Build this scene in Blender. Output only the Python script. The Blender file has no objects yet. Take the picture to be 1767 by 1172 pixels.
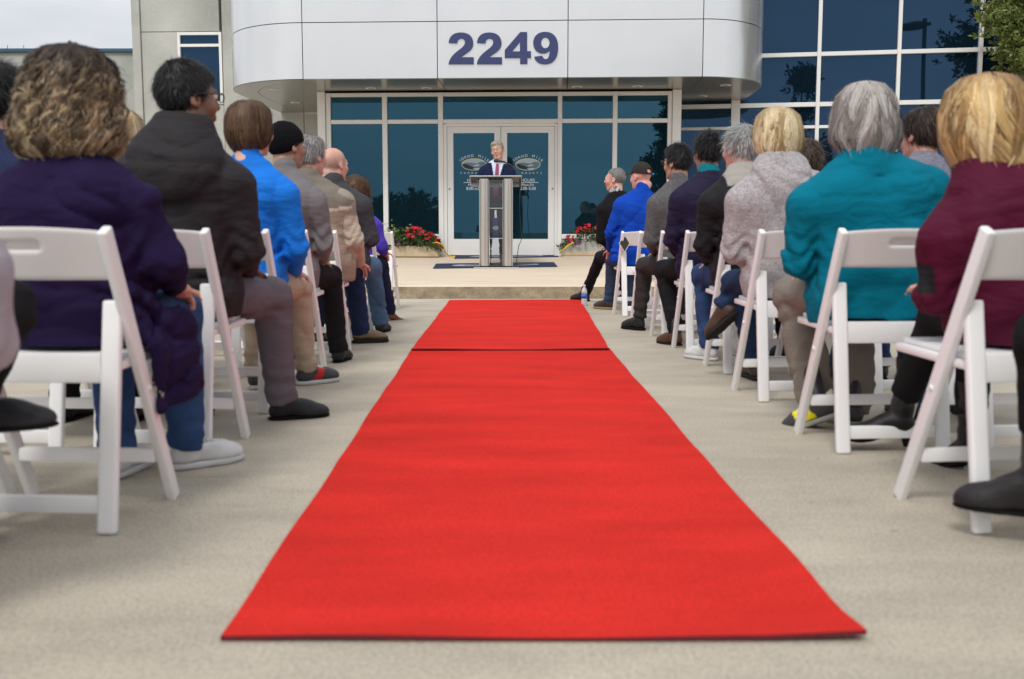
import bpy, bmesh, math, random
import numpy as np
from mathutils import Vector, Matrix
random.seed(7); np.random.seed(7)
R = math.radians
SC = bpy.context.scene
COL = SC.collection
# ------------------------------------------------------------------ camera
CAMZ, F, PW, PH = 0.775, 1718.0, 1767.0, 1172.0
PITCH = math.atan((586-402)/F)
cam = bpy.data.cameras.new('camera'); camo = bpy.data.objects.new('camera', cam); COL.objects.link(camo)
camo.location = (0, 0, CAMZ); camo.rotation_euler = (math.pi/2-PITCH, 0, 0)
cam.sensor_width = 36; cam.lens = F/PW*36; cam.clip_end = 3000; cam.clip_start = .05
cam.dof.use_dof = True; cam.dof.focus_distance = 14.2; cam.dof.aperture_fstop = 3.4
SC.camera = camo
# ------------------------------------------------------------------ light: overcast day
w = bpy.data.worlds.new('World'); SC.world = w; w.use_nodes = True
nt = w.node_tree; nt.nodes.clear()
def wn(t, **k):
    n = nt.nodes.new(t)
    for a, b in k.items(): setattr(n, a, b)
    return n
sky = wn('ShaderNodeTexSky', sky_type='NISHITA', sun_disc=False, sun_elevation=R(52), sun_rotation=R(200), air_density=1.2, dust_density=4.0)
hs = wn('ShaderNodeHueSaturation'); hs.inputs['Saturation'].default_value = .35; hs.inputs['Value'].default_value = 1.0
tc = wn('ShaderNodeTexCoord'); mp = wn('ShaderNodeMapping'); mp.inputs['Scale'].default_value = (1.6, 1.6, 6.0)
no = wn('ShaderNodeTexNoise'); no.inputs['Scale'].default_value = 1.5; no.inputs['Detail'].default_value = 6; no.inputs['Roughness'].default_value = .55
cr = wn('ShaderNodeValToRGB'); cr.color_ramp.elements[0].position = .30; cr.color_ramp.elements[1].position = .72
cr.color_ramp.elements[0].color = (5.6, 5.9, 6.4, 1); cr.color_ramp.elements[1].color = (8.8, 8.9, 9.2, 1)
mx = wn('ShaderNodeMix', data_type='RGBA'); mx.inputs[0].default_value = .86
bg = wn('ShaderNodeBackground'); bg.inputs['Strength'].default_value = .1
wo = wn('ShaderNodeOutputWorld')
L = nt.links.new
L(sky.outputs[0], hs.inputs['Color']); L(tc.outputs['Generated'], mp.inputs[0]); L(mp.outputs[0], no.inputs['Vector'])
L(no.outputs[0], cr.inputs[0]); L(hs.outputs[0], mx.inputs[6]); L(cr.outputs[0], mx.inputs[7]); sx = wn('ShaderNodeSeparateXYZ'); cie = wn('ShaderNodeMapRange'); cie.inputs[1].default_value = 0.; cie.inputs[2].default_value = 1.; cie.inputs[3].default_value = .88; cie.inputs[4].default_value = 1.30   # overcast sky: brighter overhead than at the horizon
mc = wn('ShaderNodeMix', data_type='RGBA', blend_type='MULTIPLY'); mc.inputs[0].default_value = 1; L(tc.outputs['Generated'], sx.inputs[0]); L(sx.outputs[2], cie.inputs[0]); L(mx.outputs[2], mc.inputs[6]); L(cie.outputs[0], mc.inputs[7]); L(mc.outputs[2], bg.inputs[0]); L(bg.outputs[0], wo.inputs[0])
sun = bpy.data.lights.new('sun', 'SUN'); suno = bpy.data.objects.new('sun', sun); COL.objects.link(suno)
sun.energy = 1.5; sun.angle = R(16); sun.color = (1, .97, .92)
suno.rotation_euler = (R(38), 0, R(-20))      # high, from behind the camera and a little to the right
SC.view_settings.view_transform = 'Standard'; SC.view_settings.look = 'None'; SC.view_settings.gamma = 1
SC.view_settings.exposure = 0.33
SC.cycles.use_denoising = True; SC.cycles.max_bounces = 8; SC.cycles.transparent_max_bounces = 16
# ------------------------------------------------------------------ pixel helpers (photo pixels -> places)
cp, sp = math.cos(PITCH), math.sin(PITCH)
def ray(px, py):
    u = (px-PW/2)/F; v = -(py-PH/2)/F
    return Vector((u, cp+v*sp, -sp+v*cp))
def at(px, py, Y):
    d = ray(px, py); t = Y/d.y
    return Vector((d.x*t, Y, CAMZ+d.z*t))
def gr(px, py, z=0.0):
    d = ray(px, py); t = (z-CAMZ)/d.z
    return Vector((d.x*t, d.y*t, z))
# ------------------------------------------------------------------ materials
MATS = {}
def pm(name, col, rough=.6, var=.12, scale=6., bump=0., bscale=80., metal=0., spec=.5, attr=False, sheen=0., stretch=(1, 1, 1), coat=0., speck=0., detail=5., trans=0., sss=0., wrinkle=0., blotch=0.):
    if name in MATS: return MATS[name]
    m = bpy.data.materials.new(name); m.use_nodes = True; t = m.node_tree; b = t.nodes['Principled BSDF']; N = t.nodes.new; K = t.links.new
    b.inputs['Roughness'].default_value = rough; b.inputs['Metallic'].default_value = metal; b.inputs['Specular IOR Level'].default_value = spec
    b.inputs['Sheen Weight'].default_value = sheen; b.inputs['Coat Weight'].default_value = coat; b.inputs['Transmission Weight'].default_value = trans
    if sss: b.inputs['Subsurface Weight'].default_value = sss; b.inputs['Subsurface Radius'].default_value = (.012, .004, .002); b.inputs['Subsurface Scale'].default_value = 1
    tcn = N('ShaderNodeTexCoord'); mpn = N('ShaderNodeMapping'); mpn.inputs['Scale'].default_value = stretch; K(tcn.outputs['Object'], mpn.inputs[0])
    n = N('ShaderNodeTexNoise'); n.inputs['Scale'].default_value = scale; n.inputs['Detail'].default_value = detail; K(mpn.outputs[0], n.inputs['Vector'])
    mr = N('ShaderNodeMapRange'); mr.inputs[1].default_value = .25; mr.inputs[2].default_value = .75; mr.inputs[3].default_value = 1-var; mr.inputs[4].default_value = 1+var
    K(n.outputs[0], mr.inputs[0])
    mul = N('ShaderNodeMix'); mul.data_type = 'RGBA'; mul.blend_type = 'MULTIPLY'; mul.inputs[0].default_value = 1
    if attr:
        a = N('ShaderNodeAttribute'); a.attribute_name = 'Col'; K(a.outputs['Color'], mul.inputs[6])
    else: mul.inputs[6].default_value = (*col, 1)
    K(mr.outputs[0], mul.inputs[7]); out = mul.outputs[2]
    if speck:
        n2 = N('ShaderNodeTexNoise'); n2.inputs['Scale'].default_value = bscale; n2.inputs['Detail'].default_value = 3; K(tcn.outputs['Object'], n2.inputs['Vector'])
        m2 = N('ShaderNodeMapRange'); m2.inputs[1].default_value = .33; m2.inputs[2].default_value = .62; m2.inputs[3].default_value = 1-speck; m2.inputs[4].default_value = 1+speck*.3; K(n2.outputs[0], m2.inputs[0])
        x2 = N('ShaderNodeMix'); x2.data_type = 'RGBA'; x2.blend_type = 'MULTIPLY'; x2.inputs[0].default_value = 1; K(out, x2.inputs[6]); K(m2.outputs[0], x2.inputs[7]); out = x2.outputs[2]
    if blotch:
        n3 = N('ShaderNodeTexNoise'); n3.inputs['Scale'].default_value = 3.2; n3.inputs['Detail'].default_value = 9; n3.inputs['Roughness'].default_value = .62; m3p = N('ShaderNodeMapping'); m3p.inputs['Scale'].default_value = (.6, 1.5, 1); K(tcn.outputs['Object'], m3p.inputs[0]); K(m3p.outputs[0], n3.inputs['Vector'])
        m3 = N('ShaderNodeMapRange'); m3.inputs[1].default_value = .40; m3.inputs[2].default_value = .60; m3.inputs[3].default_value = 1-blotch; m3.inputs[4].default_value = 1+blotch*.4; K(n3.outputs[0], m3.inputs[0])
        x3 = N('ShaderNodeMix'); x3.data_type = 'RGBA'; x3.blend_type = 'MULTIPLY'; x3.inputs[0].default_value = 1; K(out, x3.inputs[6]); K(m3.outputs[0], x3.inputs[7]); out = x3.outputs[2]
        vo = N('ShaderNodeTexVoronoi'); vo.inputs['Scale'].default_value = 5.; K(tcn.outputs['Object'], vo.inputs['Vector']); m4 = N('ShaderNodeMapRange'); m4.inputs[1].default_value = .03; m4.inputs[2].default_value = .06; m4.inputs[3].default_value = .62; m4.inputs[4].default_value = 1; K(vo.outputs['Distance'], m4.inputs[0])
        x4 = N('ShaderNodeMix'); x4.data_type = 'RGBA'; x4.blend_type = 'MULTIPLY'; x4.inputs[0].default_value = 1; K(out, x4.inputs[6]); K(m4.outputs[0], x4.inputs[7]); out = x4.outputs[2]
    K(out, b.inputs['Base Color'])
    if bump:
        nb = N('ShaderNodeTexNoise'); nb.inputs['Scale'].default_value = bscale; nb.inputs['Detail'].default_value = 4; K(mpn.outputs[0], nb.inputs['Vector'])
        bp = N('ShaderNodeBump'); bp.inputs['Strength'].default_value = bump; bp.inputs['Distance'].default_value = .01; K(nb.outputs[0], bp.inputs['Height']); K(bp.outputs[0], b.inputs['Normal'])
    if wrinkle:
        nw = N('ShaderNodeTexNoise'); nw.inputs['Scale'].default_value = 7; nw.inputs['Detail'].default_value = 3; nw.inputs['Distortion'].default_value = 1.2; mw = N('ShaderNodeMapping'); mw.inputs['Scale'].default_value = (1, 1, 2.2); mw.inputs['Rotation'].default_value = (.3, .5, 0); K(tcn.outputs['Object'], mw.inputs[0]); K(mw.outputs[0], nw.inputs['Vector'])
        rg = N('ShaderNodeMapRange'); rg.inputs[1].default_value = .35; rg.inputs[2].default_value = .65; K(nw.outputs[0], rg.inputs[0]); pi = N('ShaderNodeMath'); pi.operation = 'PINGPONG'; pi.inputs[1].default_value = .5; K(rg.outputs[0], pi.inputs[0]); pi.inputs[1].default_value = 2.0
        bw = N('ShaderNodeBump'); bw.inputs['Strength'].default_value = wrinkle; bw.inputs['Distance'].default_value = .03; K(pi.outputs[0], bw.inputs['Height'])
        if bump: K(bw.outputs[0], bp.inputs['Normal'])
        else: K(bw.outputs[0], b.inputs['Normal'])
    MATS[name] = m; return m
def glass_mat(name, tint, refl, dark, rough=.012):
    m = bpy.data.materials.new(name); m.use_nodes = True; t = m.node_tree; t.nodes.clear(); N = t.nodes.new; K = t.links.new
    o = N('ShaderNodeOutputMaterial'); mix = N('ShaderNodeMixShader'); d = N('ShaderNodeBsdfDiffuse'); g = N('ShaderNodeBsdfGlossy'); lw = N('ShaderNodeLayerWeight'); r_ = N('ShaderNodeMapRange')
    d.inputs[0].default_value = (*dark, 1); g.inputs['Color'].default_value = (*tint, 1); g.inputs['Roughness'].default_value = rough
    lw.inputs[0].default_value = .35; r_.inputs[3].default_value = refl; r_.inputs[4].default_value = min(1, refl+.25); K(lw.outputs['Fresnel'], r_.inputs[0]); K(r_.outputs[0], mix.inputs[0])
    nz = N('ShaderNodeTexNoise'); nz.inputs['Scale'].default_value = .55; nz.inputs['Detail'].default_value = 1; bp = N('ShaderNodeBump'); bp.inputs['Strength'].default_value = .10; bp.inputs['Distance'].default_value = .02
    tcn = N('ShaderNodeTexCoord'); K(tcn.outputs['Object'], nz.inputs['Vector']); K(nz.outputs[0], bp.inputs['Height']); K(bp.outputs[0], g.inputs['Normal'])
    K(d.outputs[0], mix.inputs[1]); K(g.outputs[0], mix.inputs[2]); K(mix.outputs[0], o.inputs[0]); return m
def acrylic_mat(haze=.05):
    m = bpy.data.materials.new('acrylic'); m.use_nodes = True; t = m.node_tree; t.nodes.clear(); N = t.nodes.new; K = t.links.new
    o = N('ShaderNodeOutputMaterial'); mix = N('ShaderNodeMixShader'); tr = N('ShaderNodeBsdfTransparent'); g = N('ShaderNodeBsdfGlossy'); fr = N('ShaderNodeFresnel'); fr.inputs[0].default_value = 1.49
    tr.inputs[0].default_value = (.90, .92, .93, 1); g.inputs['Roughness'].default_value = .03
    df = N('ShaderNodeBsdfDiffuse'); df.inputs[0].default_value = (.85, .88, .9, 1); m0 = N('ShaderNodeMixShader'); m0.inputs[0].default_value = haze; K(tr.outputs[0], m0.inputs[1]); K(df.outputs[0], m0.inputs[2]); K(fr.outputs[0], mix.inputs[0]); K(m0.outputs[0], mix.inputs[1]); K(g.outputs[0], mix.inputs[2]); K(mix.outputs[0], o.inputs[0]); return m
# ------------------------------------------------------------------ object helpers
def tag(o, label=None, cat=None, group=None, kind=None):
    for k, v in (('label', label), ('category', cat), ('group', group), ('kind', kind)):
        if v: o[k] = v
    return o
def empty(name, loc=(0, 0, 0), rz=0, **k):
    o = bpy.data.objects.new(name, None); o.empty_display_size = .1; COL.objects.link(o); o.location = loc; o.rotation_euler = (0, 0, rz); return tag(o, **k)
def link(name, me, m=None, parent=None, **k):
    o = bpy.data.objects.new(name, me); COL.objects.link(o)
    if m and not me.materials: me.materials.append(m)
    if parent: o.parent = parent
    return tag(o, **k)
def mesh_np(name, V, Fq, smooth=True, col=None):
    """V (n,3), Fq (m,4) or (m,3)"""
    V = np.asarray(V, np.float32); Fq = np.asarray(Fq, np.int32); me = bpy.data.meshes.new(name)
    me.vertices.add(len(V)); me.vertices.foreach_set('co', V.ravel()); k = Fq.shape[1]
    me.loops.add(Fq.size); me.loops.foreach_set('vertex_index', Fq.ravel()); me.polygons.add(len(Fq))
    me.polygons.foreach_set('loop_start', np.arange(0, Fq.size, k, dtype=np.int32)); me.polygons.foreach_set('loop_total', np.full(len(Fq), k, np.int32))
    me.update(calc_edges=True)
    me.polygons.foreach_set('use_smooth', np.full(len(Fq), smooth, bool))
    if col is not None:
        c = np.ones((len(V), 4), np.float32); c[:, :3] = col; a = me.attributes.new('Col', 'FLOAT_COLOR', 'POINT'); a.data.foreach_set('color', c.ravel())
    me.validate(); return me
class MB:
    def __init__(s): s.v = []; s.f = []
    def quadbox(s, P):                       # 8 points: bottom 4 ccw, top 4 ccw
        b = len(s.v); s.v += [tuple(p) for p in P]
        s.f += [tuple(b+i for i in q) for q in ((3, 2, 1, 0), (4, 5, 6, 7), (0, 1, 5, 4), (1, 2, 6, 5), (2, 3, 7, 6), (3, 0, 4, 7))]; return s
    def box(s, x0, x1, y0, y1, z0, z1): return s.quadbox([(x0, y0, z0), (x1, y0, z0), (x1, y1, z0), (x0, y1, z0), (x0, y0, z1), (x1, y0, z1), (x1, y1, z1), (x0, y1, z1)])
    def bar(s, a, b, w, h, up=(0, 0, 1)):    # box beam from a to b
        a = Vector(a); b = Vector(b); d = (b-a).normalized(); sd = d.cross(Vector(up)).normalized(); u = sd.cross(d); sd *= w/2; u *= h/2
        return s.quadbox([a-sd-u, a+sd-u, a+sd+u, a-sd+u, b-sd-u, b+sd-u, b+sd+u, b-sd+u])
    def tube(s, pts, r, n=8, cap=True):
        pts = [Vector(p) for p in pts]; rs = r if isinstance(r, (list, tuple)) else [r]*len(pts); b0 = len(s.v); u = None
        for i, p in enumerate(pts):
            d = (pts[min(i+1, len(pts)-1)]-pts[max(i-1, 0)]).normalized()
            if u is None: u = d.orthogonal().normalized()
            u = (u-d*u.dot(d)).normalized(); w_ = d.cross(u)
            for j in range(n):
                a = 2*math.pi*j/n; s.v.append(tuple(p+(u*math.cos(a)+w_*math.sin(a))*rs[i]))
        for i in range(len(pts)-1):
            for j in range(n): s.f.append((b0+i*n+j, b0+i*n+(j+1) % n, b0+(i+1)*n+(j+1) % n, b0+(i+1)*n+j))
        if cap: s.f.append(tuple(b0+j for j in reversed(range(n)))); s.f.append(tuple(b0+(len(pts)-1)*n+j for j in range(n)))
        return s
    def lathe(s, prof, n=20, c=(0, 0, 0)):   # prof [(r,z)]
        b0 = len(s.v)
        for r, z in prof:
            for j in range(n): a = 2*math.pi*j/n; s.v.append((c[0]+r*math.cos(a), c[1]+r*math.sin(a), c[2]+z))
        for i in range(len(prof)-1):
            for j in range(n): s.f.append((b0+i*n+j, b0+i*n+(j+1) % n, b0+(i+1)*n+(j+1) % n, b0+(i+1)*n+j))
        s.f.append(tuple(b0+j for j in reversed(range(n)))); s.f.append(tuple(b0+(len(prof)-1)*n+j for j in range(n))); return s
    def mesh(s, name='m', smooth=False, bevel=0., seg=2):
        me = bpy.data.meshes.new(name); me.from_pydata(s.v, [], s.f)
        if bevel:
            bm = bmesh.new(); bm.from_mesh(me); bmesh.ops.bevel(bm, geom=bm.edges[:], offset=bevel, segments=seg, affect='EDGES', profile=.6); bm.to_mesh(me); bm.free()
        if smooth or (bevel and seg > 1):
            for p in me.polygons: p.use_smooth = True
            if not smooth: me.set_sharp_from_angle(angle=R(50))
        me.update(); return me
    def build(s, name, m, parent=None, smooth=False, bevel=0., seg=2, **k): return link(name, s.mesh(name, smooth, bevel, seg), m, parent, **k)
def bez(segs, n=8):
    out = []; cur = None
    for sg in segs:
        if sg[0] in 'ML': out.append(sg[1]); cur = sg[1]
        else:
            p0, (p1, p2, p3) = cur, sg[1:]
            for i in range(1, n+1):
                t = i/n; a = 1-t
                out.append(tuple(a**3*p0[q]+3*a*a*t*p1[q]+3*a*t*t*p2[q]+t**3*p3[q] for q in (0, 1)))
            cur = p3
    return out
def curve_mesh(name, loops, ext, font=None, size=1.):
    if font is not None:
        cu = bpy.data.curves.new(name, 'FONT'); cu.body = font; cu.size = size; cu.align_x = 'CENTER'
    else:
        cu = bpy.data.curves.new(name, 'CURVE'); cu.dimensions = '2D'; cu.fill_mode = 'BOTH'
        for lp in loops:
            s_ = cu.splines.new('POLY'); s_.points.add(len(lp)-1)
            for p, q in zip(s_.points, lp): p.co = (q[0], q[1], 0, 1)
            s_.use_cyclic_u = True
    cu.extrude = ext; o = bpy.data.objects.new(name, cu); COL.objects.link(o); bpy.context.view_layer.update()
    me = bpy.data.meshes.new_from_object(o.evaluated_get(bpy.context.evaluated_depsgraph_get())); bpy.data.objects.remove(o); me.name = name; me.materials.clear(); return me
# ------------------------------------------------------------------ palette
M_CONC = pm('pavement_concrete', (.45, .40, .32), .85, .20, .9, .28, 120, speck=.26, detail=12, stretch=(.8, 1.3, 1), blotch=.09)
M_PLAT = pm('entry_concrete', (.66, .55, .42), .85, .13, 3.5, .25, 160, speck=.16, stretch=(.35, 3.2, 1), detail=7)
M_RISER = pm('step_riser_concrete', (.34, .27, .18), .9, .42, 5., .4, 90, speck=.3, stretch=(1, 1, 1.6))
M_ASPH = pm('asphalt', (.055, .055, .058), .9, .2, 3, .4, 200, speck=.3)
M_GRASS = pm('lawn', (.10, .12, .045), .95, .3, .3, .6, 60)
M_WALLC = pm('precast_concrete', (.41, .415, .385), .88, .26, .9, .18, 60, speck=.10, detail=9)
M_ALU = pm('white_aluminium', (.78, .78, .76), .38, .03, 2, metal=.1)
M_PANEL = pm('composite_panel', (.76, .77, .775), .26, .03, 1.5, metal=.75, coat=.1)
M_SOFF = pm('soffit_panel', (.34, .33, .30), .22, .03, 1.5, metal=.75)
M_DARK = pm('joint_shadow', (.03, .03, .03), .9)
M_BLUE = pm('sign_blue', (.028, .042, .135), .45, .05)
M_WHITE = pm('white_vinyl', (.75, .77, .78), .6, .03)
M_COPE = pm('blue_coping', (.03, .10, .17), .5, .05)
M_GLASS = glass_mat('storefront_glass', (.11, .31, .45), .25, (.006, .020, .030))
M_GLASSW = glass_mat('wing_glass', (.095, .20, .36), .24, (.005, .014, .026))
M_RED = pm('red_carpet', (.64, .028, .021), .95, .17, 3.0, .6, 190, sheen=.0, speck=.22, spec=.1, stretch=(.5, 1.6, 1), detail=7)
M_REDB = pm('carpet_edge', (.12, .008, .015), .95, .1)
# ------------------------------------------------------------------ ground
g = MB(); g.v = [(-900, -900, -.02), (900, -900, -.02), (900, 900, -.02), (-900, 900, -.02)]; g.f = [(0, 1, 2, 3)]; g.build('ground', M_GRASS, kind='structure')
g = MB(); g.v = [(-60, -42, -.012), (60, -42, -.012), (60, -9.05, -.012), (-60, -9.05, -.012)]; g.f = [(0, 1, 2, 3)]; g.build('parking_lot', M_ASPH, kind='structure')
pave = empty('pavement', kind='structure')
YF = gr(868, 515.5).y
xs = [-15.1, -12.05, -9.0, -5.95, -2.9, .15+2.9, 6.1, 9.15, 12.2, 15.25]; xs = [-15.3, -12.2, -9.1, -6.0, -2.95, 3.05, 6.1, 9.2, 12.3, 15.4]
ys = [-9.0, -5.95, -2.9, .35, 3.12, 5.95, 8.85, YF-.004]
k = 0
for i in range(len(xs)-1):
    for j in range(len(ys)-1):
        s = MB(); s.box(xs[i]+.002, xs[i+1]-.002, ys[j]+.002, ys[j+1]-.002, -.1, -.0004*((i*3+j*5) % 4))
        s.build('slab', M_CONC, pave, bevel=.004, seg=1)
bd = MB(); bd.box(-15.3, 15.4, -9.0, YF, -.14, -.009); bd.build('joint_bed', pm('joint_dirt', (.30, .28, .24), .95), pave)
# entry platform with a step, rising gently to the doors
ZF = at(868, 493, YF).z; YD = 16.1; ZD = at(868, 441.5, YD).z; SL = (ZD-ZF)/(YD-YF)
def plat(px, py, dz=0.):
    d = ray(px, py); t = (ZF+dz-CAMZ-SL*YF)/(d.z-SL*d.y); return Vector((d.x*t, d.y*t, CAMZ+d.z*t))
def pz(Y): return ZF+SL*(min(Y, 16.4)-YF)
pl = empty('entry_platform', kind='structure')
for i, (x0, x1) in enumerate(((-12, -4.6), (-4.6, -1.85), (-1.85, 1.75), (1.75, 4.4), (4.4, 12))):
    s = MB(); s.quadbox([(x0+.003, YF, -.05), (x1-.003, YF, -.05), (x1-.003, 24, -.05), (x0+.003, 24, -.05), (x0+.003, YF, ZF), (x1-.003, YF, ZF), (x1-.003, 24, ZF), (x0+.003, 24, ZF)])
    b = 0; v = s.v; yb = 16.4
    # replace the flat top: front edge, break line at the doors, back edge
    s.v = [(x0+.003, YF+.02, ZF), (x1-.003, YF+.02, ZF), (x1-.003, yb, pz(yb)), (x0+.003, yb, pz(yb)), (x1-.003, 24, pz(yb)), (x0+.003, 24, pz(yb)), (x0+.003, YF+.004, ZF-.014), (x1-.003, YF+.004, ZF-.014)]
    s.f = [(0, 1, 2, 3), (3, 2, 4, 5), (6, 7, 1, 0)]
    s.build('platform_slab', M_PLAT, pl)
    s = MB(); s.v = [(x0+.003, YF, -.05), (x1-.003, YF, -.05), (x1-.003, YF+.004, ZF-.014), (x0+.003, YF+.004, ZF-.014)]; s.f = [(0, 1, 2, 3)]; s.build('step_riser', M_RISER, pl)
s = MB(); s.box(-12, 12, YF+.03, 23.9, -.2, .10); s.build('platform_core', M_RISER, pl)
# ------------------------------------------------------------------ office building
A0 = R(2.5); B0 = Vector((at(866, 440, YD).x, YD, 0)); ex = Vector((math.cos(A0), -math.sin(A0), 0)); ey = Vector((math.sin(A0), math.cos(A0), 0))
def LB(px, py, yl=0.):
    d = ray(px, py); o = Vector((0, 0, CAMZ)); t = (yl-(o-B0).dot(ey))/d.dot(ey); p = o+d*t; return (p-B0).dot(ex), p.z
def LZ(px, py, z):
    p = gr(px, py, z); return (p-B0).dot(ex), (p-B0).dot(ey)
bld = empty('office_building', B0, -A0, label='pale office building with curved white canopy, blue mirrored glass and concrete walls', cat='building')
def bx(name, m, x0, x1, y0, y1, z0, z1, parent=None, bevel=0., **k):
    s = MB(); s.box(min(x0, x1), max(x0, x1), y0, y1, min(z0, z1), max(z0, z1)); return s.build(name, m, parent or bld, bevel=bevel, seg=1, **k)
X = lambda px, py=300: LB(px, py)[0]
Zp = lambda py, px=866: LB(px, py)[1]
ZB = pz(16.1)
zh1, zh0, zt1, zt0, zl1, zl0, zs = Zp(160), Zp(166.5), Zp(166.5), Zp(206.5), Zp(213.5), Zp(404), Zp(412)
cols = [(566, 574), (662, 670.5), (757.5, 766), (962, 969.5), (1056, 1064), (1150, 1157)]
for a, b in cols: bx('mullion', M_ALU, X(a), X(b), -.075, .06, zs-.0 if a not in (757.5, 962) else ZB, zh1, bevel=.004)
for (a, b), (c, d) in zip(cols[:-1], cols[1:]):
    x0, x1 = X(b)+.001, X(c)-.001
    bx('head_rail', M_ALU, x0, x1, -.07, .055, zh0, zh1-.001, bevel=.003); bx('transom_rail', M_ALU, x0, x1, -.07, .055, zl1, zt0, bevel=.003)
    bx('window_pane', M_GLASS, x0, x1, -.01, .01, zt0, zh0)
    if b != 766:
        bx('sill_rail', M_ALU, x0, x1, -.072, .055, zs, zl0, bevel=.003); bx('window_pane', M_GLASS, x0, x1, -.01, .01, zl0, zl1)
for a, b in ((552, 757.5), (969.5, 1173)): bx('plinth', M_WALLC, X(a)+.002, X(b)-.002, -.06, .08, -.05, zs-.002, bevel=.006)
bx('corner_column', M_ALU, X(552.5), X(565.5), -.11, .2, zs, zh1+.02, bevel=.004); bx('corner_column', M_ALU, X(1157.5), X(1172.5), -.11, .2, zs, zh1+.02, bevel=.004)
# interior seen as dark behind the mirrored panes
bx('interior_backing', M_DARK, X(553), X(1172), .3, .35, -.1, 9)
# doors
xc = X(864.6)
bx('door_frame', M_ALU, X(766)+.001, X(772), -.06, .05, ZB, Zp(214.5), bevel=.003); bx('door_frame', M_ALU, X(957), X(962)-.001, -.06, .05, ZB, Zp(214.5), bevel=.003)
bx('door_frame', M_ALU, X(772), X(957), -.06, .05, Zp(219), zl1-.001, bevel=.003)
def letter_row(parent, txt, cx, z, h, y, spread=None, arc=None, m=M_WHITE):
    """flat lettering on the glass; arc=(rx,rz) sets letters along an ellipse"""
    if not arc and not spread:
        me = curve_mesh('lettering', None, .0008, txt, h); me.transform(Matrix.Translation((cx, y, z)) @ Matrix.Rotation(math.pi/2, 4, 'X')); link('lettering', me, m, parent); return
    n = len(txt)
    for i, c in enumerate(txt):
        if c == ' ': continue
        f = i/(n-1)-.5
        if arc: a = f*arc[2]; x = cx+arc[0]*math.sin(a); zz = z+arc[1]*math.cos(a); rot = -math.atan2(arc[1]*math.sin(a), arc[0]*math.cos(a))
        else: x = cx+f*spread; zz = z; rot = 0
        me = curve_mesh('letter', None, .0008, c, h); me.transform(Matrix.Translation((x, y, zz)) @ Matrix.Rotation(math.pi/2, 4, 'X') @ Matrix.Rotation(rot, 4, 'Z')); link('letter', me, m, parent)
def ell_loop(cx, cz, rx, rz, n=40, a0=0, a1=2*math.pi): return [(cx+rx*math.cos(a0+(a1-a0)*i/n), cz+rz*math.sin(a0+(a1-a0)*i/n)) for i in range(n+(a1-a0 < 6))]
PXM = X(867)-X(866)
M_GOLD = pm('emblem_rim', (.62, .60, .34), .5); M_E1 = pm('emblem_sky', (.42, .50, .54), .5); M_E2 = pm('emblem_hills', (.12, .21, .28), .5); M_E3 = pm('emblem_ridge', (.012, .02, .03), .5)
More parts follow.
